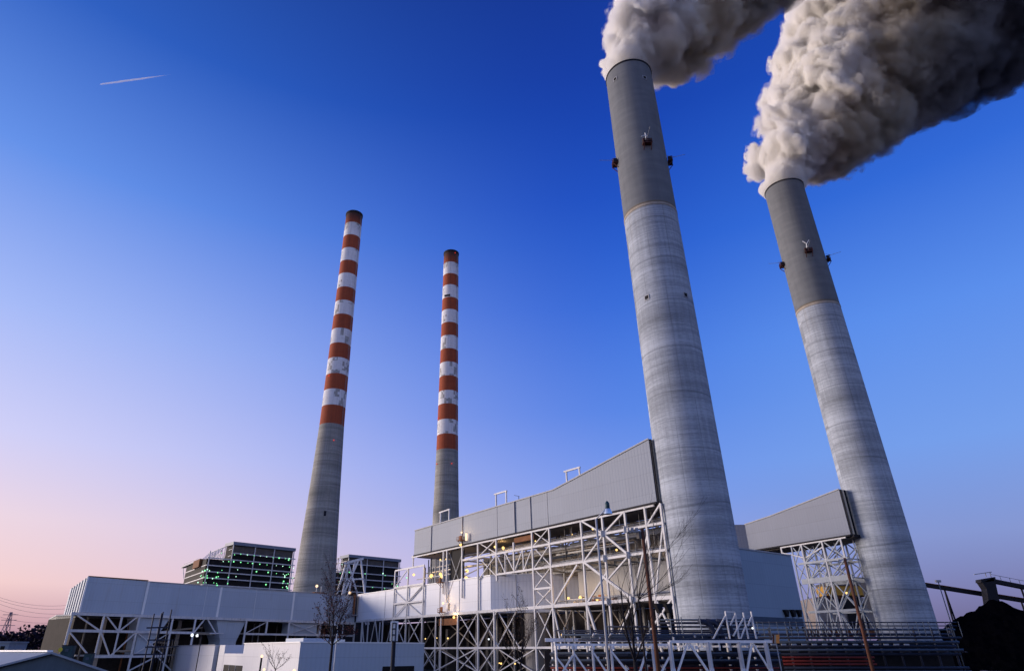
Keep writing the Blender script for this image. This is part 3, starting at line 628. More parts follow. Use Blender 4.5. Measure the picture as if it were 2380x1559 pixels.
# ------------------------------------------------------------------ left building
lz = lambda p: LB.hit(p)[1]; lsx = lambda p: LB.hit(p)[0]
zlt = 28.9; zlb = LB.hit(c1(1480, 878))[1]; zlm = LB.hit(c1(1440, 1058))[1]; zl0 = LB.hit(c1(1400, 1318))[1]
lb = thing('precipitator_building', 'long low white clad building with hoppers underneath, left of the steel frame', 'building', tuple(LB.pt(LB.L / 2, 0, 10)))
s1 = LB.L - .3
bd = -PR.d    # end face runs back along this direction
pA, pB = LB.pt(0, 0), LB.pt(s1, 0)
cutA = lsx((336, 1390))
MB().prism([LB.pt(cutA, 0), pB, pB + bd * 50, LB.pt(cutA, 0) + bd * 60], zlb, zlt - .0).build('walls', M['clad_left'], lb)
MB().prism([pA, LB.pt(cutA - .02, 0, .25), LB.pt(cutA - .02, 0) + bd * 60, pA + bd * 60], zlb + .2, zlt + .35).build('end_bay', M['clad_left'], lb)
for px in (c1(1545, 700), c2(535, 620), c2(1195, 680), c2(855, 640), c2(400, 640)):
    s = lsx(px); MB().bar(LB.pt(s, zlb + .2, -.08), LB.pt(s, zlt - .05, -.08), .8 if px != c2(855, 640) and px != c2(400, 640) else .12, .15).build('joint_strip', M['white'], lb)
MB().bar(LB.pt(cutA, zlt + .1, -.05), LB.pt(s1, zlt + .1, -.05), .3, .3).build('roof_edge', M['steel_dim'], lb)
MB().bar(LB.pt(0, zlt + .45, .1), LB.pt(cutA, zlt + .45, .1), .3, .3).build('roof_edge', M['brown'], lb)
MB().bar(pA + Vector((0, 0, zlb + .2)), pA + Vector((0, 0, zlt + .4)), .5).build('corner_trim', M['white'], lb)
for k in range(6): MB().bar(pA + bd * (5 + k * 9) + LB.d * -.1 + Vector((0, 0, zlb + .3)), pA + bd * (5 + k * 9) + LB.d * -.1 + Vector((0, 0, zlt + .2)), .5, .3).build('end_rib', M['steel_dim'], lb)
# steel under the building
sA = lsx(c1(730, 1030))
bar(lb, 'beam', LB.pt(lsx(c1(760, 825)), zlb - .35, -.4), LB.pt(s1, zlb - .35, -.4), .6, 'steel', .9)
bar(lb, 'beam', LB.pt(sA, zlm, -.4), LB.pt(lsx(c1(2050, 1080)), zlm, -.4), .6, 'steel', .8)
bar(lb, 'beam', LB.pt(lsx(c2(750, 935)), zlm, -.4), LB.pt(s1, zlm, -.4), .5, 'steel', .7)
bar(lb, 'beam', LB.pt(lsx(c1(950, 1310)), zl0, -.4), LB.pt(lsx(c1(1750, 1330)), zl0, -.4), .5, 'steel', .8)
lc = [lsx(c1(*p)) for p in ((725, 1040), (1065, 1050), (1258, 1050), (1445, 1050), (1805, 1050), (2050, 1050))] + [lsx(c2(*p)) for p in ((760, 900), (950, 900), (1150, 900), (1435, 900), (1745, 900))]
for k, s in enumerate(lc): bar(lb, 'column', LB.pt(s, 0 if k in (0, 3, 4, 5, 6, 8, 10) else zlm, -.35), LB.pt(s, zlb, -.35), .62)
for s in lc[1:3]: bar(lb, 'column', LB.pt(s, zl0, -.3), LB.pt(s, zlm, -.3), .5)
def lbr(pa, za, pb, zb_, w=.42): MB().bar(LB.pt(pa, za, -.3), LB.pt(pb, zb_, -.28), w).build('brace', M['steel'], lb)
lbr(lc[0], zlb, lc[1], zlm); lbr(lc[1], zlb, lc[2], zlm); lbr(lc[3], zlb, lc[2], zlm); lbr(lc[0], zlm, lc[1] - 1.5, zl0); lbr(lc[1], zlm, lc[2] - 1, zl0); lbr(lc[3], zlm, lc[2] - 1, zl0); lbr(lc[3], zlm, lc[4], zl0, .3); lbr(lc[3], zl0, lc[4], zlm, .3)
lbr(lsx(c2(300, 900)), zlm, lsx(c2(400, 770)), zlb - .8); lbr(lsx(c2(430, 770)), zlb - .8, lsx(c2(500, 900)), zlm); lbr(lc[8], zlm, lc[9], zlb - .8, .3); lbr(lc[8], zlb - .8, lc[9], zlm, .3); lbr(lc[6], zlm, lc[7], zlb - .8, .25)
lbr(lc[3], .5, lc[4] - 3, zl0, .4); lbr(lc[4] + 3, .5, lc[4] - 3, zl0, .4)
bar(lb, 'beam', LB.pt(lsx(c2(440, 940)), zlm, -.4), LB.pt(lsx(c2(565, 940)), zlm, -.4), .4)
# hoppers
def hopper(p0, p1, q0, q1, zbot, off=.2):
    s0, s1_, t0, t1 = lsx(p0), lsx(p1), lsx(q0), lsx(q1); d0, d1 = off, off + (s1_ - s0)
    dm = (d0 + d1) / 2; hw = (t1 - t0) / 2; zm = zlb - (zlb - zbot) * .62
    top = [LB.pt(s0, zlb - .9, d0), LB.pt(s1_, zlb - .9, d0), LB.pt(s1_, zlb - .9, d1), LB.pt(s0, zlb - .9, d1)]
    mid = [LB.pt(t0, zm, d0 + .4), LB.pt(t1, zm, d0 + .4), LB.pt(t1, zm, dm + hw), LB.pt(t0, zm, dm + hw)]
    low = [p + Vector((0, 0, zbot - zm)) for p in mid]
    m = MB().hexa(mid, top); m.hexa(low, [p - Vector((0, 0, .01)) for p in mid]); m.build('hopper', M['clad_left'], lb)
hopper(c2(515, 780), c2(775, 800), c2(562, 900), c2(705, 900), 5)
hopper(c1(1490, 880), c1(1815, 880), c1(1470, 1100), c1(1640, 1150), 5)
MB().face_prism([LB.pt(lc[8] + .6, zlm + .3, .5), LB.pt(lc[9] - 1, zlm + .3, .5), LB.pt(lc[9] - 1, zlb - .9, .5), LB.pt(lc[8] + .6, zlb - .9, .5)], LB.n * 5).build('inlet_box', M['clad_left'], lb)
MB().prism([LB.pt(3, 0, 12), LB.pt(s1 - 4, 0, 12), LB.pt(s1 - 4, 0, 40), LB.pt(3, 0, 40)], 0, zlb - 1).build('inner_walls', M['dark'], lb)  # dark walls stand in for the shade beneath the building
for k in range(16):
    s = 6 + k * (s1 - 14) / 15 + random.uniform(-1.5, 1.5); o = random.uniform(3, 10)
    MB().bar(LB.pt(s, 0, o), LB.pt(s, zlb - 1, o), random.choice([.4, .5, 1.3])).build('inner_column', M[random.choice(['soffit', 'steel_dim', 'brown', 'soffit', 'tan'])], lb)
for z in (zlm + .2, zl0 + .3): MB().bar(LB.pt(4, z, 6), LB.pt(s1 - 6, z, 6), .4, .5).build('inner_beam', M['steel_dim'], lb)
for k in range(5):
    a = random.uniform(4, 45); z = random.uniform(5, zlb - 2)
    MB().tube([LB.pt(a, z, 3), LB.pt(a + random.uniform(8, 22), z + random.uniform(-2, 2), 4)], .3, 8).build('pipe', M['tan'], lb, True)
# roof end pieces, pipes in the inner corner
for x, w in ((1735, .8), (1765, .5)):
    s = lsx(c2(x, 660)); MB().bar(LB.pt(s, zlb + 2.5, -1.2), LB.pt(s, zlt + (.8 if x < 1750 else .2), -1.2), w).build('rust_pipe', M['brown'] if x < 1750 else M['tan'], lb)
s = lsx(c2(1730, 740)); MB().bar(LB.pt(s - 3, zlb + 3.0, -1.2), LB.pt(s + 2, zlb + 3.0, -1.2), 1.6, .3).build('corner_platform', M['steel_dim'], lb)
for (x, y), r, mt in ((c2(1712, 546), .65, 'lamp_p'), (c2(335, 930), .55, 'lamp_w')):
    s, z = LB.hit((x, y), -1.5); lamp(lb, LB.pt(s, z, -1.5), r, mt)
s, z = LB.hit(c2(1440, 540), -.5)
MB().bar(LB.pt(s - 2.2, zlt + .4, 1), LB.pt(s + 3.2, zlt + .4, 1), 2, .6).build('roof_skid', M['brown'], lb)
lamp(lb, LB.pt(s - .8, zlt + 3.2, 1), .6, 'lamp_p'); bar(lb, 'lamp_post', LB.pt(s - .8, zlt + .6, 1), LB.pt(s - .8, zlt + 3, 1), .2); bar(lb, 'lamp_post', LB.pt(s + 1.6, zlt + .6, 1), LB.pt(s + 1.6, zlt + 3.2, 1), .2)
# lower grey annex behind the left end
an = thing('annex_building', 'grey brown windowless annex at the far left end of the long white building', 'building', tuple(atY(128, 1500, 262)))
def g2(x, y, Y): p = atY(x, y, Y); return Vector((p.x, p.y, 0)), p.z
a0, za = g2(132, 1432, 256); a1, _ = g2(176, 1432, 250); a2 = a0 + bd * 36; 
MB().prism([a0, a1, a1 + bd * 36, a2], 0, za).build('walls', cladding('annex_cladding', (.05, .06, .08), PR.d, 1.2, .15, 8), an)
MB().prism([a0 + Vector((-.2, -.2, 0)), a1 + Vector((0, -.2, 0)), a1 + bd * 36.3, a2 + bd * .3 + Vector((-.2, 0, 0))], za + .01, za + .5).build('roof_edge', M['steel_dim'], an)

# ------------------------------------------------------------------ boiler houses with green lights
def boiler(label, px0, px1, zt_, floors, bays, wing, lamps, depth=14):
    A = atZ(px0[0], px0[1], zt_); B = atZ(px1[0], px1[1], zt_); pl = Plane(A, B)
    t = thing('boiler_house', label, 'building', tuple(pl.pt(pl.L / 2, 0, depth / 2)), 'open steel boiler houses with green lights')
    MB().prism([pl.pt(.8, 0, 1.2), pl.pt(pl.L - .5, 0, 1.2), pl.pt(pl.L - .5, 0, depth), pl.pt(.8, 0, depth)], 0, zt_ - 2.4).build('walls', M['black'], t)  # black box: shade inside the open steelwork put into its colour
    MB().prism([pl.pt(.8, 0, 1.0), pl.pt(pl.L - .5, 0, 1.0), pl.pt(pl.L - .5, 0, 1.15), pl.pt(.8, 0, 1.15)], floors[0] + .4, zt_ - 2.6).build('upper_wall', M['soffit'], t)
    MB().prism([pl.pt(-.6, 0, -.6), pl.pt(pl.L + .8, 0, -.6), pl.pt(pl.L + .8, 0, depth), pl.pt(-.6, 0, depth)], zt_ - 2.2, zt_).build('roof', M['clad_duct'], t)
    for z in floors: bar(t, 'floor_beam', pl.pt(-.4 if z == floors[0] else -wing[0], z, 0), pl.pt(pl.L + 1.6, z, 0), .55, 'steel', .7)
    for f in bays: bar(t, 'column', pl.pt(pl.L * f, 0, -.1), pl.pt(pl.L * f, (zt_ - 2.3) if f >= 0 else floors[0], -.1), .6)
    if wing[0]:
        e = bd; w0 = wing[0]
        W = [pl.pt(-w0, 0, 1.0), pl.pt(.7, 0, 1.0), pl.pt(.7, 0, 1.0) + e * 60, pl.pt(-w0, 0, 1.0) + e * 60]
        MB().prism(W, 0, floors[1] - .6).build('wing', M['black'], t)
        for z in floors[2:]: bar(t, 'floor_beam', pl.pt(-w0, z, .6), pl.pt(-w0, z, .6) + e * 60, .5, 'steel', .6)
        MB().prism([p + Vector((0, 0, 0)) for p in (pl.pt(-w0 - .05, 0, 14), pl.pt(-w0 + 4, 0, 14), pl.pt(-w0 + 4, 0, 14) + e * 18, pl.pt(-w0 - .05, 0, 14) + e * 18)], floors[2], floors[1] + .5).build('rust_panel', M['brown'], t)
        # open roof trusses running back from the corner
        for j in range(7):
            q = pl.pt(0, 0, 3) + e * (8 + j * 9)
            bar(t, 'roof_post', q + Vector((0, 0, floors[1])), q + Vector((0, 0, zt_ - 1)), .45)
            if j < 6:
                q2 = q + e * 9
                bar(t, 'roof_brace', q + Vector((0, 0, floors[1] if j % 2 else zt_ - 1)), q2 + Vector((0, 0, zt_ - 1 if j % 2 else floors[1])), .35)
                bar(t, 'roof_brace', q + Vector((0, 0, floors[1])) - pl.d * w0 * .7, q2 + Vector((0, 0, zt_ - 1)), .3)
        q = pl.pt(0, 0, 2)
        for z in (zt_ - .8, zt_ - 5, floors[1] + 3): bar(t, 'roof_rail', q + Vector((0, 0, z)), q + e * 66 + Vector((0, 0, z)), .4)
        q = pl.pt(-w0, floors[1], 1) + e * 30
        bar(t, 'gangway', q, q + e * 42, 3, 'steel_dim', .7); bar(t, 'gangway_rail', q + Vector((0, 0, 2.4)), q + e * 42 + Vector((0, 0, 2.4)), .25); bar(t, 'gangway_strut', q + e * 42, q + e * 32 - Vector((0, 0, 9)), .4)
    for x, y in lamps:
        s, z = pl.hit((x, y), -.5)
        if z < zt_: MB().ball(pl.pt(s, z, -.5), random.choice([.28, .32, .38, .45, .55]), 6, 4).build('green_lamp', M[random.choice(['lamp_g', 'lamp_g', 'lamp_g2'])], t, True)
    return t, pl
zt1 = 77.0
Ap = Plane(atZ(*c2(670, 85), zt1), atZ(*c2(1215, 145), zt1))
fl1 = [Ap.hit(c2(830, p))[1] for p in (205, 265, 330, 385, 440, 500)]
gl = [(672, 203), (728, 198), (788, 205), (848, 211), (905, 215), (962, 222), (1020, 230), (1074, 233), (1131, 239), (1160, 250), (570, 264), (620, 265), (665, 265), (728, 271), (793, 277), (834, 281), (900, 288), (965, 294), (1049, 301), (1107, 306), (1168, 314), (1203, 326), (555, 188), (870, 355), (685, 400), (975, 362), (955, 472), (1112, 378), (1125, 390), (1140, 384), (1156, 377), (1125, 403), (1115, 443), (1108, 458), (1152, 461), (1140, 490), (1105, 498), (1148, 504), (1198, 412), (558, 343), (520, 365), (525, 400), (508, 406), (474, 418), (615, 407), (485, 456), (510, 462), (515, 478), (610, 462),
      (382, 352), (405, 345), (427, 335), (446, 347), (365, 397), (378, 408), (395, 402), (372, 390), (425, 392), (425, 412), (342, 453), (415, 455), (390, 455), (1050, 372), (700, 338), (1165, 238)]
boiler('dark open steel boiler house with rows of green lights, left of the striped chimney', c2(670, 85), c2(1215, 145), zt1, fl1, (-.33, 0, .345, .66, .995), (17.0,), [c2(*p) for p in gl])
A2 = Plane(atZ(*c2(1705, 200), zt1), atZ(*c2(2165, 245), zt1))
fl2 = [A2.hit(c2(1860, p))[1] for p in (298, 375, 430, 490, 545)]
boiler('smaller looking dark boiler house with few green lights, behind the white A shaped trestle', c2(1705, 200), c2(2165, 245), zt1, fl2, (-.3, 0, .35, .67, .995), (20.0,), [c2(*p) for p in ((1641, 290), (1707, 361), (1850, 375), (2010, 373), (2030, 390), (1613, 447), (1807, 492), (1916, 498), (2025, 508), (2092, 465), (1625, 370), (2225, 410), (2140, 486))])
# white trestle
t = thing('trestle', 'white A shaped steel trestle behind the roof of the long white building', 'trestle', tuple(atY(*c2(1720, 560), 335)))
Y0 = 335.0
def q2(x, y, dy=0): return atY(*c2(x, y), Y0 + dy)
for p, q in (((1680, 278), (1586, 580)), ((1700, 285), (1640, 580)), ((1810, 245), (1850, 580)), ((1760, 262), (1700, 560)), ((1700, 285), (1780, 560)), ((1790, 255), (1690, 480))):
    a, b_ = q2(*p), q2(*q); d = (b_ - a); b_ = a + d * (a.z - 18) / (a.z - b_.z) if b_.z < a.z else b_
    bar(t, 'leg', a, b_, .75)
bar(t, 'top_beam', q2(1660, 283), q2(1835, 238), 1.1); bar(t, 'tie', q2(1625, 435), q2(1835, 418), .7); bar(t, 'tie', q2(1665, 330), q2(1690, 325), .6)

# ------------------------------------------------------------------ low white building in front
fA = atY(699, 1493, 150); Zf = atY(699, 1493, 150).z
FP = Plane((fA.x, fA.y), (fA.x + D1.x, fA.y + D1.y)); fdir = PR.d
lowb = thing('workshop_building', 'low white flat roofed building at the bottom, with dark doors and a stepped parapet', 'building', (fA.x, fA.y, 0))
sd = Vector((.72, .69, 0)).normalized(); f0 = Vector((fA.x, fA.y, 0))
sright = 34.5
hL = FP.hit(c2(762, 1005))[0]; hM = FP.hit(c2(545, 1010))[0]
def fp(s): return FP.pt(s, 0)
inn = sd * 28
MB().add([fp(hL), f0, f0 + sd * sright, fp(hL) + sd * sright], []).v
def wallblock(name, plan, z, m1, parent): return MB().prism(plan, 0, z).build(name, m1, parent)
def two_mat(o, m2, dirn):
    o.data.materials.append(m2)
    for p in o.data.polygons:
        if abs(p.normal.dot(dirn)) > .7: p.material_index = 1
o = wallblock('walls', [fp(hL), f0, f0 + sd * sright, fp(hL) + sd * sright], Zf, M['clad_low'], lowb); two_mat(o, M['clad_low_shaded'], Vector((sd.y, -sd.x, 0)))  # right-hand faces get the darker, shaded copy of the cladding
zstep = FP.hit(c2(650, 1092))[1]
wallblock('wing', [fp(hM), fp(hL - .02), fp(hL - .02) + inn, fp(hM) + inn], zstep, M['clad_low'], lowb)
hN = FP.hit(c2(592, 1018))[0]
wallblock('parapet_block', [FP.pt(hM, 0, -.05), FP.pt(hN, 0, -.05), FP.pt(hN, 0, 6), FP.pt(hM, 0, 6)], FP.hit(c2(570, 1016))[1], M['clad_low'], lowb)
MB().bar(FP.pt(hL, Zf + .1, -.05), FP.pt(0, Zf + .1, -.05), .25, .25).build('roof_edge', M['white'], lowb)
MB().bar(f0 + Vector((0, 0, Zf + .1)), f0 + sd * sright + Vector((0, 0, Zf + .1)), .25, .25).build('roof_edge', M['white'], lowb)
s0, s1_ = FP.hit(c2(572, 1230))[0], FP.hit(c2(742, 1230))[0]; zd = FP.hit(c2(655, 1197))[1]
dr_ = MB().face_prism([FP.pt(s0, 0, -.06), FP.pt(s1_, 0, -.06), FP.pt(s1_, zd, -.06), FP.pt(s0, zd, -.06)], FP.n * .3).build('door', M['black'], lowb)
for f in (.33, .66): bar(dr_, 'door_post', FP.pt(s0 + (s1_ - s0) * f, 0, -.12), FP.pt(s0 + (s1_ - s0) * f, zd, -.12), .14, 'steel_dim')
SP = Plane((f0.x, f0.y), (f0.x + sd.x, f0.y + sd.y))
s0, s1_ = SP.hit(c2(2005, 1230))[0], SP.hit(c2(2290, 1230))[0]; zd = SP.hit(c2(2150, 1206))[1]
MB().face_prism([SP.pt(s0, 0, -.08), SP.pt(s1_, 0, -.08), SP.pt(s1_, zd, -.08), SP.pt(s0, zd, -.08)], SP.n * .3).build('door', M['black'], lowb)
s0 = SP.hit(c2(1765, 985))[0]
MB().prism([SP.pt(4, 0, 6), SP.pt(s0, 0, 6), SP.pt(s0, 0, 14), SP.pt(4, 0, 14)], Zf, Zf + 1.0).build('roof_box', M['clad_low_shaded'], lowb)
for (x, y), r in (((918, 1117), .32), ((938, 1236), .28), ((1210, 1246), .30)):
    s, z = FP.hit(c2(x, y), -1.2); c = FP.pt(s, z, -1.2)
    wl = thing('lamp_post', {918: 'dark post with a glowing round lamp, tallest by the white wall', 938: 'low round lamp lit beside the dark door of the low white building', 1210: 'low round lamp lit at the corner of the low white building'}[x], 'lamp post', (c.x, c.y, 0), 'round lamps along the low white wall')
    MB().tube([(c.x, c.y, 0), (c.x, c.y, z - r)], .22 if x == 918 else .1, 10).build('post', M['blackmetal'], wl); MB().ball((c.x, c.y, z), r, 12, 8).build('globe', M['lamp_p'], wl, True)
# white block further left
bl = thing('switch_house', 'plain white block building with a dark recess, left of the stepped low building', 'building', tuple(FP.pt(FP.hit(c2(300, 1100))[0], 0, 4)))
s0, s1_, s2 = FP.hit(c2(150, 1030), 2)[0], FP.hit(c2(500, 1015), 2)[0], FP.hit(c2(545, 1015), 2)[0]
zb_ = FP.hit(c2(320, 1022), 2)[1]
wallblock('walls', [FP.pt(s0, 0, 2), FP.pt(s1_, 0, 2), FP.pt(s1_, 0, 14), FP.pt(s0, 0, 14)], zb_, cladding('block_cladding', (.58, .58, .62), D1, 2.4, .05, 9), bl)
wallblock('recess', [FP.pt(s1_ + .01, 0, 3.2), FP.pt(s2 + .8, 0, 3.2), FP.pt(s2 + .8, 0, 13), FP.pt(s1_ + .01, 0, 13)], zb_ - .1, M['soffit'], bl)  # set-back block; its dark colour paints the shadowed right edge
MB().bar(FP.pt(s0, zb_ + .1, 1.95), FP.pt(s1_, zb_ + .1, 1.95), .25, .25).build('roof_edge', M['steel_dim'], bl)
s3 = FP.hit(c2(20, 1060), 2)[0]
wallblock('lean_to', [FP.pt(s3, 0, 3), FP.pt(s0 - .02, 0, 3), FP.pt(s0 - .02, 0, 12), FP.pt(s3, 0, 12)], FP.hit(c2(60, 1048), 3)[1], M['steel_dim'], bl)

# ------------------------------------------------------------------ pipe rack in the right foreground
YR = 112.0
def rk(p, dy=0.0): return atY(p[0], p[1], YR + dy)
X0, X1, XM = rk(c9(40, 690)).x, rk(c6(1110, 1268)).x, rk(c9(1670, 640)).x
rack = thing('pipe_rack', 'white steel pipe rack carrying bundles of blue grey pipes, in front of the nearest chimney', 'pipe rack', ((X0 + X1) / 2, YR, 0))
zr = 7.75
def V(x, y, z): return Vector((x, y, z))
bar(rack, 'beam', V(X0, YR, zr), V(XM, YR, zr), .3, 'rack_steel', .34); bar(rack, 'beam', V(XM, YR - .2, zr + .45), V(X1, YR - .2, zr + .45), .32, 'rack_steel', .4)
bar(rack, 'beam', V(X0 - 1, YR + 5, zr + .75), V(X1 - 8, YR + 5, zr + .75), .3, 'rack_steel', .55)
legs = [rk(c9(x, 900)).x for x in (65, 315, 590, 855, 1445)]
for i, x in enumerate(legs):
    bar(rack, 'leg', V(x, YR, 0), V(x, YR, zr), .3)
    bar(rack, 'leg', V(x, YR + 5, 0), V(x, YR + 5, zr + .6), .28)
bigl = [rk(c6(x, 1450)).x for x in (112, 488, 795, 1062)]
for x in bigl:
    bar(rack, 'leg', V(x, YR - .2, 0), V(x, YR - .2, zr + .4), .5); bar(rack, 'leg', V(x, YR + 5, 0), V(x, YR + 5, zr + .6), .3)
    MB().bar(V(x, YR - .45, 2.9), V(x, YR - .45, 4.4), 1.0, .1).build('gusset', M['rack_steel'], rack)
def rbr(xa, za, xb, zb_, w=.26): MB().bar(V(xa, YR - .05, za), V(xb, YR - .02, zb_), w).build('brace', M['rack_steel'], rack)
rbr(legs[0] + .2, 3.0, legs[1] - .2, 6.2); rbr(legs[0], 6, legs[1], 2.6); rbr(legs[1], 6.6, legs[2] - .2, 2.6); rbr(legs[2] + .1, 6.6, legs[3] - .2, 2.6); rbr(legs[3], 6.8, (legs[3] + legs[4]) / 2, 2.6, .3); rbr((legs[3] + legs[4]) / 2 + .4, 2.8, legs[4] - 1, 6.8, .3); rbr(legs[4] + .2, 2.8, bigl[0] - .3, 6)
m01 = bigl[0] + (bigl[1] - bigl[0]) * .47
rbr(bigl[0] + .5, 3.4, m01, zr + .2, .3); rbr(m01 + .3, zr + .2, bigl[1] - .2, 3.4, .34); rbr(bigl[2] + .3, 3.2, (bigl[2] + bigl[3]) / 2, zr + .2, .3); rbr((bigl[2] + bigl[3]) / 2 + .2, zr + .2, bigl[3], 4, .26)
for k in range(24):
    x = X0 + .5 + k * (X1 - X0 - 2) / 23
    MB().bar(V(x, YR - .1, zr - .25), V(x, YR + 5, zr - .25), .22, .3).build('cross_beam', M['rack_steel'], rack)
for x in [rk(c9(q, 690)).x for q in (95, 290, 335, 585, 860, 1420, 1745, 1935, 2045)]: MB().bar(V(x, YR - .2, zr - .65), V(x, YR - .2, zr - .15), .42, .2).build('bracket', M['rack_steel'], rack)
# pipes: lower bundle, upper bundle
for (z, dy, r, mt) in ((6.55, .5, .17, 'bluepipe'), (6.2, 1.0, .2, 'darkpipe'), (6.4, 2.2, .18, 'darkpipe'), (5.55, .6, .16, 'bluepipe'), (5.35, 1.5, .22, 'darkpipe'), (5.1, 2.8, .2, 'darkpipe'), (4.4, 2.0, .15, 'redpipe'), (3.9, 1.2, .17, 'redpipe'), (3.5, 2.6, .2, 'brown'), (4.6, 3.5, .14, 'darkpipe'), (3.1, 1.6, .14, 'redpipe')):
    MB().tube([V(X0 - .6, YR + dy, z), V(X1 + 1, YR + dy, z)], r, 10).build('pipe', M[mt], rack, True)
for (z, dy, r, mt, xa) in ((8.5, 1.0, .16, 'darkpipe', 4), (9.2, 2.0, .18, 'bluepipe', 1.5), (9.6, 3.0, .14, 'darkpipe', 1.2), (9.9, 4.0, .12, 'darkpipe', .6), (8.9, 4.2, .2, 'bluepipe', 5), (10.5, 4.6, .15, 'darkpipe', 9.5), (11.6, 5.4, .14, 'bluepipe', 19), (11.1, 5.2, .18, 'darkpipe', 18.5)):
    MB().tube([V(X0 + xa, YR + dy, z), V(X1 - 1, YR + dy, z)], r, 10).build('pipe', M[mt], rack, True)
for k, q in enumerate((210, 335, 590, 860, 1455, 1775, 1935, 2210)):
    x = rk(c9(q, 560)).x; MB().bar(V(x, YR + 2.5, zr), V(x, YR + 2.5, 10.4 + .25 * k * (1 if q > 1400 else .3)), .13).build('post', M['bluepipe'], rack)
for k in range(26):
    x = random.uniform(X0 + 1, X1 - 2); z = random.choice([5.7, 6.3, 8.6, 9.1, 4.5]); MB().bar(V(x, YR + random.uniform(.2, 3), z - .2), V(x, YR + random.uniform(.2, 3), z + .25), .25).build('clamp', M[random.choice(['steel', 'bluepipe', 'steel_dim'])], rack)
# big vertical dark pipes with bends
for q in (600, 680, 790):
    x = rk(c6(q + 20, 1400)).x
    MB().tube([V(x, YR + 3, 0), V(x, YR + 3, 9.6), V(x - .25, YR + 3, 10.5), V(x - .9, YR + 3, 11.1), V(x - 2.2, YR + 3, 11.3)], .45, 12).build('riser', M['darkpipe'], rack, True)
# white A frames on the rack
af = thing('pipe_support', 'group of white triangular steel pipe supports standing on top of the pipe rack', 'pipe support', tuple(V(rk(c6(740, 1200)).x, YR + 1, zr + .6)))
for p, q in (((512, 1262), (640, 1020)), ((640, 975), (690, 1255)), ((638, 976), (736, 980)), ((735, 978), (778, 1255)), ((688, 1110), (740, 1008)), ((718, 1215), (826, 1030)), ((815, 985), (872, 1255)), ((785, 1255), (838, 1125)), ((862, 1115), (897, 1030)), ((893, 975), (948, 1255)), ((512, 1255), (690, 1255))):
    bar(af, 'strut', rk(c6(*p), 1), rk(c6(*q), 1), .2)
lamp(af, rk(c6(908, 1138), .8), .16, 'lamp_w')
# orange board
ob = thing('marker_board', 'orange and cream striped board at the right end of the pipe rack', 'sign board', tuple(rk(c6(1140, 1290))))
for i, mt in enumerate(('wood', 'white', 'orange')):
    if mt == 'orange': M['orange'] = plain('orange_paint', (.75, .28, .06), .6)
    xa, xb = ((1110, 1122), (1122, 1140), (1140, 1172))[i]
    MB().face_prism([rk(c6(xa, 1286), -.6), rk(c6(xb, 1286), -.6), rk(c6(xb, 1202), -.6), rk(c6(xa, 1202), -.6)], (0, .15, 0)).build('board', M['orange'] if i == 2 else (M['tan'] if i == 1 else M['wood']), ob)
bar(ob, 'post', rk(c6(1140, 1286), -.5), V(rk(c6(1140, 1286), -.5).x, YR - .5, 0), .12, 'steel_dim')
# dark right part of the rack
YD = 128.0
dr = thing('pipe_rack', 'dark rack of pipes and railings below the right concrete chimney', 'pipe rack', (atY(2000, 1500, YD).x, YD, 0))
xa, xb = atY(1765, 1500, YD).x, atY(2240, 1500, YD).x
for (z, dy, r, mt) in ((11.6, 0, .1, 'darkpipe'), (11.0, 0, .08, 'darkpipe'), (10.4, 1, .16, 'bluepipe'), (9.6, 2, .22, 'darkpipe'), (9.0, 0, .2, 'darkpipe'), (8.3, 1, .22, 'bluepipe'), (7.6, 2, .26, 'darkpipe'), (7.0, .5, .2, 'bluepipe'), (6.3, 1.5, .24, 'darkpipe'), (5.8, .2, .16, 'redpipe'), (5.2, .6, .2, 'redpipe'), (4.7, 0, .16, 'redpipe'), (4.1, .4, .24, 'darkpipe'), (3.5, .1, .2, 'bluepipe')):
    MB().tube([V(xa, YD + dy, z), V(xb if mt != 'redpipe' else xa + (xb - xa) * .55, YD + dy, z)], r, 8).build('pipe', M[mt], dr, True)
for k in range(30):
    x = xa + (xb - xa) * k / 29 + random.uniform(-.3, .3)
    MB().bar(V(x, YD - .2, 9.2), V(x, YD - .2, 11.7), .09).build('rail_post', M['bluepipe'], dr)
for k in range(12):
    x = xa + (xb - xa) * k / 11; bar(dr, 'leg', V(x, YD + 2.6, 0), V(x, YD + 2.6, 10.8), .3, 'darkpipe')
    bar(dr, 'cross_beam', V(x, YD - .3, 6.7), V(x, YD + 2.8, 6.7), .2, 'darkpipe')
for k in range(14):
    x = xa + 2 + (xb - xa) * .7 * k / 14; MB().bar(V(x, YD - .4, 7.9), V(x + .9, YD - .4, 7.9), .18, .25).build('bracket', M['steel_dim'], dr)
MB().face_prism([V(xa + 1, YD + 4.2, 0), V(xb + .2, YD + 4.2, 0), V(xb + .2, YD + 4.2, 8.6), V(xa + 1, YD + 4.2, 8.6)], (0, 1, 0)).build('dark_backing', M['black'], dr)  # sheet added behind the pipes, its black standing in for shade
MB().face_prism([V(X0 - 1, YR + 7, 0), V(X1 + 4, YR + 7, 0), V(X1 + 4, YR + 7, 6.9), V(X0 - 1, YR + 7, 6.9)], (0, .6, 0)).build('dark_backing', M['dark'], rack)  # dark sheet in place of the shade behind the rack

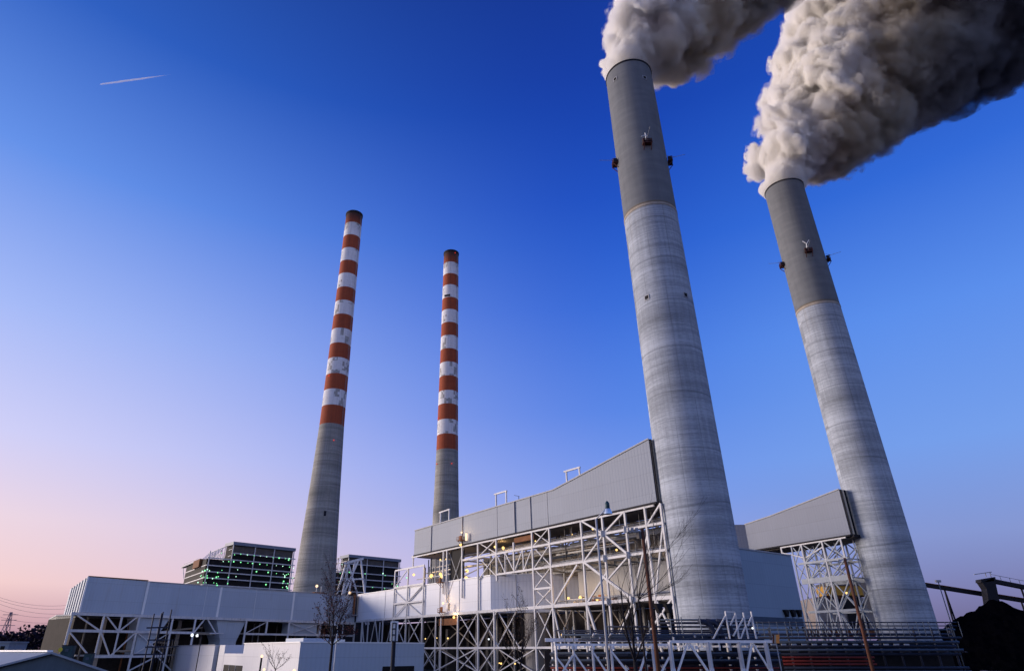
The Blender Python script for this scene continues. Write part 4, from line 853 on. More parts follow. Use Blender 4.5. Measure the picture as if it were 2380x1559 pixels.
# ------------------------------------------------------------------ blue-grey building and second duct at the right
bb0 = Vector((57.5, 165.7, 0)) + PR.n * 33 + PR.d * 4
e2 = LB.d
BBp = Plane((bb0.x, bb0.y), (bb0.x + PR.n.x, bb0.y + PR.n.y))
sRt = BBp.hit((1857, 1380))[0]; zB = BBp.hit((1842, 1292))[1]
sLt = (16 - (BBp.A - PR.A).dot(PR.n)) / BBp.d.dot(PR.n)
bb = thing('limestone_building', 'blue grey clad building with a dark window strip, between the two concrete chimneys', 'building', tuple(BBp.pt((sLt + sRt) / 2, 0, 10)))
MB().prism([BBp.pt(sLt, 0), BBp.pt(sRt, 0), BBp.pt(sRt, 0, 10), BBp.pt(sLt, 0, 10)], 0, zB).build('walls', cladding('blue_cladding_side', (.25, .325, .41), PR.n, 1.1, .06, 9), bb)
MB().bar(BBp.pt(sLt, zB + .1, -.05), BBp.pt(sRt, zB + .1, -.05), .3, .3).build('roof_edge', M['steel_dim'], bb)
z0, z1 = BBp.hit(c6(1200, 1105))[1], BBp.hit(c6(1200, 1035))[1]
MB().face_prism([BBp.pt(sLt + 1, z0, -.1), BBp.pt(sRt - 1, z0, -.1), BBp.pt(sRt - 1, z1, -.1), BBp.pt(sLt + 1, z1, -.1)], BBp.n * .3).build('window_strip', M['glass'], bb)
for k, q in enumerate((1258, 1325, 1385)):
    s, z = BBp.hit(c6(q, 990), -.9)
    MB().face_prism([BBp.pt(s - .95, z + .8, -.8), BBp.pt(s + .95, z + .8, -.8), BBp.pt(s + .3, z - .9, -.8), BBp.pt(s - .2, z - .9, -.8)], BBp.n * .8).build('vent_hood', M['black'], bb)
    s, z = BBp.hit(c6(1290 + 62 * k, 1145), -.2); MB().bar(BBp.pt(s - .5, z, -.1), BBp.pt(s + .5, z, -.1), .3, 1.0).build('port', M['black'], bb)
for q in (1735, 1840):
    s, z = BBp.hit(c5(q, 820), -.9); MB().face_prism([BBp.pt(s - 1.2, z + .9, -.8), BBp.pt(s + 1.2, z + .9, -.8), BBp.pt(s + .4, z - 1.0, -.8), BBp.pt(s - .3, z - 1.0, -.8)], BBp.n * .8).build('vent_hood', M['black'], bb)
ZD = 43.2
PD = Plane(atZ(*c6(880, 378), ZD), atZ(*c6(1890, 215), ZD))
dB, sL2, sR2, ztB = duct('shorter grey duct sloping up to the chimney at the right', PD, [c6(880, 112), c6(1080, 40), c6(1800, -235)], [c6(880, 378), c6(1870, 218)], 14, cladding('duct_cladding_right', (.175, .197, .26), PD.d, 1.1, .07, 9, 0.0, .03), [], [], ZD)
pz = PD.pt(sL2, 0); pback = pz + Vector((-.93, .36, 0)) * 34
MB().face_prism([pz + Vector((0, 0, ZD)) + PD.d * -.01, pback + Vector((0, 0, ZD)), pback + Vector((0, 0, ztB(sL2) + 1.5)), pz + Vector((0, 0, ztB(sL2))) + PD.d * -.01], PD.n * 13.9).build('side_branch', cladding('duct_cladding_branch', (.19, .205, .265), (-.93, .36, 0), 1.1, .06, 9), dB)
f2 = thing('steel_frame', 'white steel frame under the shorter duct, beside the chimney at the right', 'steel frame', tuple(PD.pt(sR2 - 10, 0)), 'white steel support frames')
es = lambda x, y, o=0: PD.hit(c6(x, y), o)[0]
ez = lambda x, y: PD.hit(c6(x, y))[1]
kk = [es(1195, 380), es(1425, 500), es(1650, 550), es(1830, 500)]
zl = [ZD - .6, ez(1600, 480), ez(1650, 660), ez(1700, 970)]
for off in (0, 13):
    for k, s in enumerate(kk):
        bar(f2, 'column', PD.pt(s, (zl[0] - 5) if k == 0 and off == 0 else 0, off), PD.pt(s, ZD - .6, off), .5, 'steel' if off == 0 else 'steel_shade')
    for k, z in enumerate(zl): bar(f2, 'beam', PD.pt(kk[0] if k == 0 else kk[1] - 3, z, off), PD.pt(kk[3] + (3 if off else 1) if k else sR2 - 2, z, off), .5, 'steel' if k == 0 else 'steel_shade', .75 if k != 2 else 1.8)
    for a, b_ in ((1, 2), (2, 3)):
        for z0, z1 in ((zl[1], zl[0]), (zl[2], zl[1]), (zl[3], zl[2]), (2, zl[3])):
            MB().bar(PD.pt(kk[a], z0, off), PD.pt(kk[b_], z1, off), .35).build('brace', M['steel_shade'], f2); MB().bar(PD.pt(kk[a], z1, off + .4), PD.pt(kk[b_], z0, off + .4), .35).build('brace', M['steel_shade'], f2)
for s in kk[1:]:
    for i, z in enumerate(zl[1:]):
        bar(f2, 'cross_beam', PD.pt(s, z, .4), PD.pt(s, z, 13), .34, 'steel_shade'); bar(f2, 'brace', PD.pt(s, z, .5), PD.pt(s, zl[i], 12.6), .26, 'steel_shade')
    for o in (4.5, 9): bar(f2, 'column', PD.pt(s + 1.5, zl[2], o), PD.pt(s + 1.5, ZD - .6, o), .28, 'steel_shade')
sx_ = es(1345, 600)
for off in (0, 6, 13):
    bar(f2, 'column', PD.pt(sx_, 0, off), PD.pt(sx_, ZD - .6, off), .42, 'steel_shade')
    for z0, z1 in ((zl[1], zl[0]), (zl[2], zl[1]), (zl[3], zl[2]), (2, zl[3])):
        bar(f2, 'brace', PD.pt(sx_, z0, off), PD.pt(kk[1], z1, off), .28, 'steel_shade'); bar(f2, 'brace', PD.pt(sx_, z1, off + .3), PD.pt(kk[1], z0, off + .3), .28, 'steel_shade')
bar(f2, 'brace', PD.pt(kk[0], 40.5, .05), PD.pt(kk[1], zl[1] + 2, .05), .4); bar(f2, 'brace', PD.pt(kk[1] + 1, zl[1] + 2, .05), PD.pt(kk[2], 40.5, .05), .4)
# silo with a yellow band
si = thing('coal_silo', 'beige silo block with a yellow band, seen through the frame beside the right chimney', 'silo', tuple(atY(*c6(1830, 1100), 330)))
def sb(x0, x1, y0, y1, Y, dep, mt, nm):
    p = atY(*c6(x0, y0), Y); q = atY(*c6(x1, y1), Y); MB().prism([(p.x, Y), (q.x, Y), (q.x + 2, Y + dep), (p.x + 2, Y + dep)], max(0, min(p.z, q.z)), max(p.z, q.z)).build(nm, M[mt], si)
sb(1600, 2150, 1180, 840, 330, 20, 'beige', 'body'); sb(1590, 1800, 850, 825, 329, 21, 'wood', 'body_ledge'); sb(1645, 2080, 815, 720, 334, 14, 'yellow', 'band'); sb(1640, 2085, 722, 690, 333.5, 15, 'soffit', 'top'); sb(1770, 1960, 960, 830, 329.6, 2, 'black', 'opening'); sb(1880, 1990, 1170, 880, 329.5, 2, 'black', 'opening')
lamp(si, atY(*c6(1832, 795), 328), .6, 'lamp_y'); lamp(si, atY(*c6(1800, 815), 328), .35, 'lamp_p')
sb(1450, 2100, 1230, 1150, 320, 6, 'brown', 'lower_wall')
# chute from the silo along the chimney
bar(si, 'chute', atY(*c6(1990, 660), 300), atY(*c6(2095, 1000), 300), 2.2, 'darkpipe')

# ------------------------------------------------------------------ coal yard at the far right
def hpile(x, y):
    best = 0.0
    for cx, cy, hh, sl in ((252, 330, 29.5, .56), (236, 326, 20.5, .42), (275, 345, 24.5, .5), (300, 350, 24, .5), (330, 360, 27, .45), (205, 340, 13, .3), (225, 318, 15, .4)):
        d = math.hypot(x - cx, y - cy); best = max(best, hh - sl * d)
    best += 1.0 * math.sin(x * .31 + y * .2) * math.sin(y * .27 - x * .13) + .5 * math.sin(x * .9) * math.sin(y * .8) + random.uniform(-.25, .25)
    return best
m = MB(); nx, ny = 110, 70; vs = []; fs = []
for j in range(ny):
    for i in range(nx):
        x = 150 + i * 2.2; y = 258 + j * 2.6; h = hpile(x, y); vs.append((x, y, h if 0 < i < nx - 1 and 0 < j < ny - 1 else -2))
for j in range(ny - 1):
    for i in range(nx - 1): fs.append((j * nx + i, j * nx + i + 1, (j + 1) * nx + i + 1, (j + 1) * nx + i))
m.add(vs, fs); o = m.build('coal_pile', M['coal']); tag(o, 'black heap of coal under the conveyors at the far right', 'coal pile')
cv = thing('conveyor', 'long dark covered conveyor running behind the right chimney, the lower of the two', 'conveyor', tuple(atY(*c7(1700, 850), 352)), 'dark coal conveyors')
p, q = atY(*c7(900, 738), 352), atY(*c7(2300, 960), 352)
ga = bar(cv, 'gallery', p, q, 2.2, 'blackmetal', 1.7); bar(ga, 'gallery_roof', p + V(0, 0, 1.05), q + V(0, 0, 1.05), 2.6, 'brown', .3)
for f in (.05, .3, .8): c = p + (q - p) * f; bar(cv, 'leg', V(c.x - 1.5, c.y, 0), c + V(0, 0, -1), .6, 'blackmetal'); bar(cv, 'leg', V(c.x + 1.5, c.y, 0), c + V(0, 0, -1), .6, 'blackmetal')
cv2 = thing('conveyor', 'short dark conveyor leaving the transfer tower at the right edge, the upper one', 'conveyor', tuple(atY(*c7(1900, 750), 345)), 'dark coal conveyors')
p, q = atY(*c7(1740, 735), 345), atY(*c7(2350, 855), 345); bar(cv2, 'gallery', p, q, 2.4, 'blackmetal', 2.0)
for f in (.45, .9): c = p + (q - p) * f; bar(cv2, 'leg', V(c.x, c.y, 15), c + V(0, 0, -1), .7, 'blackmetal')
for k in range(8): c = p + (q - p) * (k / 7); bar(cv2, 'rail_post', c + V(0, -1.3, 1), c + V(0, -1.3, 3), .15, 'blackmetal')
bar(cv2, 'rail', p + V(0, -1.3, 3), q + V(0, -1.3, 3), .15, 'blackmetal')
tw = thing('transfer_tower', 'dark transfer tower with a flared chute, standing on the coal heap', 'tower', tuple(atY(*c7(1770, 900), 343)))
def w7(x, y, Y=343): return atY(*c7(x, y), Y)
MB().face_prism([w7(1728, 960), w7(1840, 1000), w7(1790, 770), w7(1765, 710), w7(1700, 735), w7(1665, 752), w7(1705, 810)], (0, 4, 0)).build('body', M['blackmetal'], tw)
MB().face_prism([w7(1652, 722), w7(1782, 700), w7(1790, 735), w7(1655, 752)], (0, 4, 0)).build('head_house', M['blackmetal'], tw)
bar(tw, 'jib', w7(1590, 678), w7(1750, 655), .35, 'steel_dim'); bar(tw, 'jib_post', w7(1700, 700), w7(1690, 660), .3, 'steel_dim'); bar(tw, 'jib_post', w7(1740, 690), w7(1735, 655), .3, 'steel_dim')

# ------------------------------------------------------------------ masts, poles, lights
def pole(name, label, cat, px, Y, top, mat, r0, r1, group=None):
    p = atY(px[0], px[1], Y); z = zat(p.x, Y, top)
    t = thing(name, label, cat, (p.x, p.y, 0), group)
    MB().tube([(p.x, p.y, 0), (p.x, p.y, z)], [r0, r1], 12).build('pole', M[mat], t, True)
    return t, V(p.x, p.y, z)
t, c = pole('street_lamp', 'tall grey lamp post with a bell shaped lamp in front of the steel frame', 'street lamp', c5(1110, 700), 62, 1206, 'steel_dim', .12, .1)
hd = atY(*c4(1688, 640), 62)
MB().tube([c, c + (hd - c) * .5 + V(0, 0, .15), hd + V(-.15, 0, .25)], .06, 8).build('arm', M['steel'], t, True)
hb = MB().tube([hd + V(0, 0, .95), hd + V(0, 0, .75), hd + V(0, 0, .7), hd + V(0, 0, .2), hd + V(0, 0, .15)], [.07, .2, .22, .22, .18], 14).build('housing', M['teal'], t, True)
MB().tube([hd + V(0, 0, .2), hd + V(0, 0, -.06), hd + V(0, 0, -.3)], [.24, .36, .42], 16, False).build('shade', plain('bright_shade', (.75, .8, .88), .25, .6), hb, True)
t, c = pole('utility_pole', 'rust brown wooden pole with a small crossarm in front of the nearest chimney', 'pole', c5(1600, 500), 66, c4(1975, 785)[1], 'wood', .22, .16, 'brown wooden poles')
ca = MB().bar(c + V(-1.6, 0, -.35), c + V(.25, 0, -.2), .14).build('crossarm', M['steel_dim'], t)
for dx in (-1.5, -1.05, -.6): MB().bar(c + V(dx, -.1, -.35), c + V(dx, -.1, .1), .22).build('insulator', M['steel_dim'], ca)
MB().bar(c + V(-.45, -.15, -1.0), c + V(-.45, -.15, -.35), .35).build('transformer', M['soffit'], t)
t, c = pole('utility_pole', 'rust brown wooden pole in front of the chimney at the right', 'pole', c6(1925, 900), 90, c6(1825, 450)[1], 'wood', .24, .18, 'brown wooden poles')
MB().bar(c + V(-1.0, 0, -.3), c + V(.9, 0, -.1), .16).build('crossarm', M['steel_dim'], t)
t, c = pole('light_mast', 'thin far mast with a small square lamp, between the right chimney and the coal heap', 'light mast', c7(1310, 900), 250, c7(1250, 745)[1], 'bluepipe', .22, .16)
MB().bar(c + V(-.9, 0, .2), c + V(.9, 0, .2), .8, .8).build('lamp_head', M['steel_dim'], t)
t, c = pole('street_lamp', 'small pale lamp post with white lamps beside the red leaved tree', 'street lamp', c2(1597, 900), 120, c2(1597, 850)[1], 'steel', .12, .09)
MB().tube([c, c + V(-.2, 0, .25), c + V(-1.1, 0, .3)], .06, 6).build('arm', M['steel'], t, True); MB().bar(c + V(-1.5, 0, .3), c + V(-.4, 0, .3), .35, .22).build('lamp_head', M['white'], t)
q = atY(*c2(1592, 990), 119.7); MB().bar(q - V(1.2, 0, .1), q + V(1.4, 0, .25), .25, .35).build('lamp_head', M['white'], t)
lamp(t, atY(*c2(1595, 980), 119.4), .14, 'lamp_w')
t, c = pole('street_lamp', 'thin dark lamp post with a bright white lamp in front of the dark left openings', 'street lamp', c2(365, 1000), 170, c2(372, 945)[1], 'blackmetal', .12, .09)
MB().tube([c, c + V(-.3, 0, .4), c + V(-2.2, 0, .6)], .07, 6).build('arm', M['blackmetal'], t, True); lamp(t, c + V(-2.4, 0, .45), .38, 'lamp_w')
# vertical sign on a dark post
t, c = pole('sign_post', 'dark post carrying a tall narrow white sign with dark square marks', 'sign', c3(595, 1400), 75, c3(600, 1290)[1], 'blackmetal', .24, .22)
p, q = atY(*c3(582, 1285), 74.7), atY(*c3(622, 1105), 74.7)
zz0, zz1 = p.z, q.z; xm = (p.x + q.x) / 2; hw = .42
sp_ = MB().face_prism([V(xm - hw, 74.7, zz0), V(xm + hw, 74.7, zz0), V(xm + hw, 74.7, zz1), V(xm - hw, 74.7, zz1)], (0, .3, 0)).build('sign_panel', plain('sign_white', (.85, .85, .85), .6), t)
hh = (zz1 - zz0)
for k, f in enumerate((.16, .46, .76)):
    zc = zz0 + hh * f; b = MB()
    for dx in (-.2, .2): b.bar(V(xm + dx, 74.64, zc - .32), V(xm + dx, 74.64, zc + .32), .12, .1)
    for dz in (-.3, .3): b.bar(V(xm - .2, 74.64, zc + dz), V(xm + .2, 74.64, zc + dz), .1, .1)
    b.build('sign_mark', M['bluepipe'], sp_)
# dark blue lattice mast in front of the left building
t = thing('lattice_mast', 'dark blue scaffold of thin masts in front of the long white building', 'mast', tuple(V(atY(*c1(1660, 1200), 185).x, 185, 0)))
for (x0, y0, x1, y1) in ((1640, 865, 1540, 1330), (1735, 845, 1650, 1330), (1720, 860, 1590, 1330), (1825, 820, 1750, 1330)):
    a = atY(*c1(x0, y0), 185 + (x0 % 7) * .4); MB().bar(V(a.x, a.y, 0), a, .3).build('mast', M['darkpipe'], t)
for y, xl, xr in ((1010, 1560, 1790), (1140, 1570, 1770), (1215, 1545, 1760), (1295, 1420, 1750)):
    bar(t, 'cross_bar', atY(*c1(xl, y + 6), 185.6), atY(*c1(xr, y), 185.6), .35, 'darkpipe')
for k in range(7):
    a = atY(*c1(1700 + k * 28, 1140), 187); bar(t, 'rail_post', V(a.x, a.y, 4), a, .14, 'darkpipe')
for y in (1145, 1215): bar(t, 'rail', atY(*c1(1690, y), 187), atY(*c1(1900, y - 3), 187), .14, 'darkpipe')

# ------------------------------------------------------------------ bottom left corner
gb = atY(127, 1514, 90)
hs = thing('gabled_shed', 'grey shed with a pale low pitched gable roof in the bottom left corner', 'shed', (gb.x, 90, 0))
zr_ = gb.z; xr_ = atY(300, 1558, 90); xl_ = atY(-60, 1556, 90); 
prof = [(gb.x - 14, zr_ - 3.4), (gb.x, zr_), (gb.x + 14, zr_ - 3.9)]
MB().face_prism([V(prof[0][0] + .4, 90, 0), V(prof[2][0] - .4, 90, 0), V(prof[2][0] - .4, 90, prof[2][1] - .25), V(prof[1][0], 90, zr_ - .3), V(prof[0][0] + .4, 90, prof[0][1] - .25)], (-25, 20, 0)).build('walls', M['shedwall'], hs)
for a, b_ in ((0, 1), (1, 2)):
    (xa_, za_), (xb_, zb2) = prof[a], prof[b_]
    MB().face_prism([V(xa_, 89.5, za_ - .25), V(xb_, 89.5, zb2 - .25), V(xb_, 89.5, zb2), V(xa_, 89.5, za_)], (-26, 20.8, 0)).build('roof', M['roof'], hs)
MB().bar(V(gb.x - .6, 90, zr_ + .08), V(gb.x - 24, 109, zr_ + .08), .7, .2).build('ridge_cap', M['white'], hs)
cn = thing('equipment_cabin', 'dark teal cabin at the foot of the long white building, left end', 'cabin', tuple(atY(*c1(705, 1290), 205)), 'dark teal cabins')
def cab(root, x0, x1, y0, y1, Y):
    p, q = atY(*c1(x0, y0), Y), atY(*c1(x1, y1), Y)
    MB().prism([(p.x, Y), (q.x, Y), (q.x - 2, Y + 5), (p.x - 2, Y + 5)], 0, q.z).build('body', M['teal'], root)
    MB().prism([(p.x - .15, Y - .15), (q.x + .15, Y - .15), (q.x - 2, Y + 5.1), (p.x - 2.1, Y + 5.1)], q.z + .01, q.z + .2).build('roof', M['blackmetal'], root)
    MB().bar(V((p.x + q.x) / 2 - .5, Y - .1, q.z - 1.2), V((p.x + q.x) / 2 + .5, Y - .1, q.z - 1.2), .1, .7).build('window', M['glass'], root)
cab(cn, 640, 785, 1290, 1205, 205)
cn2 = thing('equipment_cabin', 'smaller dark teal cabin nearer the low beam of the long white building', 'cabin', tuple(atY(*c1(930, 1330), 200)), 'dark teal cabins')
cab(cn2, 885, 985, 1340, 1292, 200)
q = atY(*c1(640, 1248), 204); yl = thing('round_sign', 'small round yellow sign on a stake beside the teal cabin', 'sign', (q.x, q.y, 0))
MB().tube([q, q + V(0, .12, 0)], .62, 16).build('disc', plain('yellow_disc', (.6, .5, .05), .6), yl); bar(yl, 'stake', V(q.x, q.y + .2, 0), q + V(0, .2, 0), .12, 'steel_dim')
p, q = atY(0, 1530, 300), atY(24, 1490, 300)
sh = thing('far_shed', 'small pale shed in front of the dark wood at the left edge', 'shed', (p.x, 300, 0))
MB().prism([(p.x - 9, 300), (q.x, 300), (q.x, 312), (p.x - 9, 312)], 0, q.z - .6).build('walls', plain('shed_pale', (.24, .28, .34), .7), sh)
MB().prism([(p.x - 9.3, 299.6), (q.x + .4, 299.6), (q.x + .4, 312.4), (p.x - 9.3, 312.4)], q.z - .58, q.z).build('roof', M['roof'], sh)
MB().bar(V(q.x - 3.4, 299.9, q.z - 3), V(q.x - 1.6, 299.9, q.z - 3), .1, 2.4).build('window', M['black'], sh)
# far wood
m = MB(); rnd = random.Random(5)
for k in range(22000):
    x = rnd.uniform(-760, -150); y = rnd.uniform(560, 640)
    top = 21 + 3.2 * math.sin(x * .05) + 2.0 * math.sin(x * .17 + 1) + 1.5 * math.sin(x * .43 + y)
    z = top * (rnd.random() ** .45); s = rnd.uniform(.8, 2.6)
    d = Vector((rnd.uniform(-1, 1), rnd.uniform(-1, 1), rnd.uniform(-1, 1))).normalized(); e = d.cross(Vector((.3, .4, .8))).normalized(); f = d.cross(e)
    c = V(x, y, z); m.add([c - e * s, c + f * s * .7, c + e * s, c - f * s * .7], [(0, 1, 2, 3)])
o = m.build('far_wood', M['wood_far'], None, False, False); tag(o, 'dark purple wood on the horizon at the left', 'wood', None, 'stuff')
# pylon and wires
py = thing('power_pylon', 'faint steel lattice pylon above the dark wood at the left edge', 'pylon', (atY(12, 1500, 720).x, 720, 0))
px_ = atY(12, 1470, 720).x; zt_ = atY(20, 1422, 720).z
b = MB(); M['pylon'] = plain('pylon_steel', (.22, .18, .22), .7)
for sx in (-1, 1):
    for sy in (-1, 1): b.bar(V(px_ + sx * 5, 720 + sy * 5, 0), V(px_ + sx * .7, 720 + sy * .7, zt_), .5)
for k in range(8):
    f0_, f1_ = k / 8, (k + 1) / 8; w0, w1 = 5 - 4.3 * f0_, 5 - 4.3 * f1_
    for sy in (-1, 1): b.bar(V(px_ - w0, 720 + sy * w0, zt_ * f0_), V(px_ + w1, 720 + sy * w1, zt_ * f1_), .35); b.bar(V(px_ + w0, 720 + sy * w0, zt_ * f0_), V(px_ - w1, 720 + sy * w1, zt_ * f1_), .35)
b.build('mast', M['pylon'], py)
b = MB()
for h in (.7, .82, .94): b.bar(V(px_ - 8, 720, zt_ * h), V(px_ + 8, 720, zt_ * h), .5)
b.build('crossarm', M['pylon'], py)
for k, (ya, yb) in enumerate(((1372, 1404), (1378, 1412), (1386, 1424), (1402, 1430), (1419, 1440))):
    A_, B_ = atY(-40, ya, 520), atY(175, yb, 560)
    pts = [A_ + (B_ - A_) * f + V(0, 0, -5.0 * (1 - (2 * f - 1) ** 2)) for f in np.linspace(0, 1, 14)]
    o = MB().tube(pts, .08, 4).build('power_line', M['pylon']); tag(o, 'thin sagging power line above the wood at the left', 'power line', 'sagging power lines')

# ------------------------------------------------------------------ bare trees
def tree(name, label, base, fork, limbs, r, seed, twig=1.0, leaf=None, nleaf=0, spread=.5, lev=4, group='bare trees in the foreground'):
    rnd = random.Random(seed); t = thing(name, label, 'tree', tuple(base), group)
    b = MB(); ends = []
    def grow(p, d, L, rad, lv):
        n = 4; pts = [p]; rs = [rad]; q = Vector(p); dd = Vector(d)
        for i in range(n):
            dd = (dd + Vector((rnd.uniform(-.16, .16), rnd.uniform(-.16, .16), rnd.uniform(-.06, .14)))).normalized(); q = q + dd * (L / n); pts.append(q.copy()); rs.append(rad * (1 - .55 * (i + 1) / n))
            if lv > 0:
                for _ in range(1 if rnd.random() < .75 else 2):
                    a = rnd.uniform(0, 6.28); side = Vector((math.cos(a), math.sin(a), rnd.uniform(-.05, .5))); nd = (dd * (1.1 - spread * .3) + side * spread * rnd.uniform(.7, 1.4)).normalized()
                    grow(q.copy(), nd, L * rnd.uniform(.42, .66), rs[-1] * .6, lv - 1)
        b.tube(pts, [max(.006, x) for x in rs], 5 if rad > .05 else 3); ends.extend(pts[2:])
    base = Vector(base); fork = Vector(fork)
    tb = MB(); tb.tube([base, base + (fork - base) * .5 + Vector((.04, 0, 0)), fork], [r * 1.25, r, r * .85], 9); tb.build('trunk', M['bark'], t, True)
    for tip, k in limbs:
        d = Vector(tip) - fork; grow(fork, d.normalized(), d.length, r * k, lev)
    br_ = b.build('branches', M['bark'], t, False, False)
    if leaf:
        lm = MB()
        for _ in range(nleaf):
            c = rnd.choice(ends) + Vector((rnd.gauss(0, .1), rnd.gauss(0, .1), rnd.gauss(0, .1))); s = rnd.uniform(.03, .075)
            d = Vector((rnd.uniform(-1, 1), rnd.uniform(-1, 1), rnd.uniform(-1, 1))).normalized(); e = d.cross(Vector((.3, .4, .8))).normalized(); f = d.cross(e)
            lm.add([c - e * s, c + f * s * .6, c + e * s, c - f * s * .6], [(0, 1, 2, 3)])
        lm.build('leaves', M[leaf], br_, False, False)
    return t
Yt = 38.0
def tp(px, dy=0): return atY(px[0], px[1], Yt + dy)
fk = tp(c5(1462, 1400)); bs = V(fk.x - .1, Yt, 0)
tree('bare_tree', 'large bare dark tree with two long forked limbs in front of the pipe rack', bs, fk, [(tp(c5(1285, 640), -.6), .55), (tp(c5(1500, 700), .5), .7), (tp(c5(1400, 1000), 1), .4), (tp(c5(1600, 900), -1), .4)], .13, 3, lev=2, spread=.45)
f2_ = tp(c5(1500, 700), .5)
tL = tree('bare_tree', 'thin bare sapling whose twigs reach across the nearest chimney', V(f2_.x, Yt + .9, 0), tp(c5(1500, 730), .9), [(tp(c5(1660, 90), 1), .6), (tp(c5(1640, 250), 2), .5), (tp(c5(1900, 420), .4), .5), (tp(c5(1860, 600), 0), .4), (tp(c5(1900, 150), 1.5), .4), (tp(c5(1380, 380), .4), .45)], .06, 8, lev=2, spread=.38)
p = atY(770, 1480, 46); fk = atY(772, 1500, 46)
tree('bare_tree', 'small tree with a few dark red leaves in front of the long white building', V(p.x, 46, 0), fk, [(atY(752, 1395, 46), .6), (atY(773, 1385, 46.4), .7), (atY(798, 1408, 45.6), .6), (atY(748, 1474, 46.6), .5), (atY(802, 1474, 46), .5), (atY(760, 1430, 45), .5)], .09, 11, leaf='redleaf', nleaf=1300, lev=3, spread=.5)
p = atY(1210, 1520, 55); fk = atY(1210, 1540, 55)
tree('bare_tree', 'small twiggy tree with brown leaves in front of the concrete pier', V(p.x, 55, 0), fk, [(atY(1195, 1450, 55), .6), (atY(1222, 1440, 55.4), .7), (atY(1240, 1475, 54.6), .6), (atY(1180, 1500, 55), .5)], .08, 21, leaf='brownleaf', nleaf=420, lev=3, spread=.5)
p = atY(642, 1540, 60)
tree('bare_tree', 'spindly bare sapling against the low white wall between its lamps', V(p.x, 60, 0), atY(640, 1556, 60), [(atY(637, 1505, 60), .7), (atY(655, 1525, 60.3), .6), (atY(626, 1532, 59.7), .5), (atY(668, 1540, 60), .5)], .05, 31, leaf='brownleaf', nleaf=50, lev=2, spread=.5)

# ------------------------------------------------------------------ smoke plumes
def h3(i, j, k, s):
    n = (i.astype(np.uint32) * np.uint32(73856093)) ^ (j.astype(np.uint32) * np.uint32(19349663)) ^ (k.astype(np.uint32) * np.uint32(83492791)) ^ np.uint32(s * 2654435761 % 4294967296)
    n = (n ^ (n >> np.uint32(13))) * np.uint32(1274126177); n = n ^ (n >> np.uint32(16)); n = n * np.uint32(2246822519); return n ^ (n >> np.uint32(15))
def worley(P, cell, seed):
    q = P / cell; b = np.floor(q - .5); best = np.full(len(P), 9., np.float32)
    for dx in (0, 1):
        for dy in (0, 1):
            for dz in (0, 1):
                c = b + np.array([dx, dy, dz]); ci = c.astype(np.int64); h = h3(ci[:, 0], ci[:, 1], ci[:, 2], seed)
                jx = .5 + (((h & np.uint32(1023)).astype(np.float32) / 1023) - .5) * .7; jy = .5 + ((((h >> np.uint32(10)) & np.uint32(1023)).astype(np.float32) / 1023) - .5) * .7; jz = .5 + ((((h >> np.uint32(20)) & np.uint32(1023)).astype(np.float32) / 1023) - .5) * .7
                d = (q[:, 0] - c[:, 0] - jx) ** 2 + (q[:, 1] - c[:, 1] - jy) ** 2 + (q[:, 2] - c[:, 2] - jz) ** 2
                best = np.minimum(best, d)
    return best
SHR = [0, 1.2, 2.8, 4.2, 5.0, 5.5, 6, 6, 6, 6]
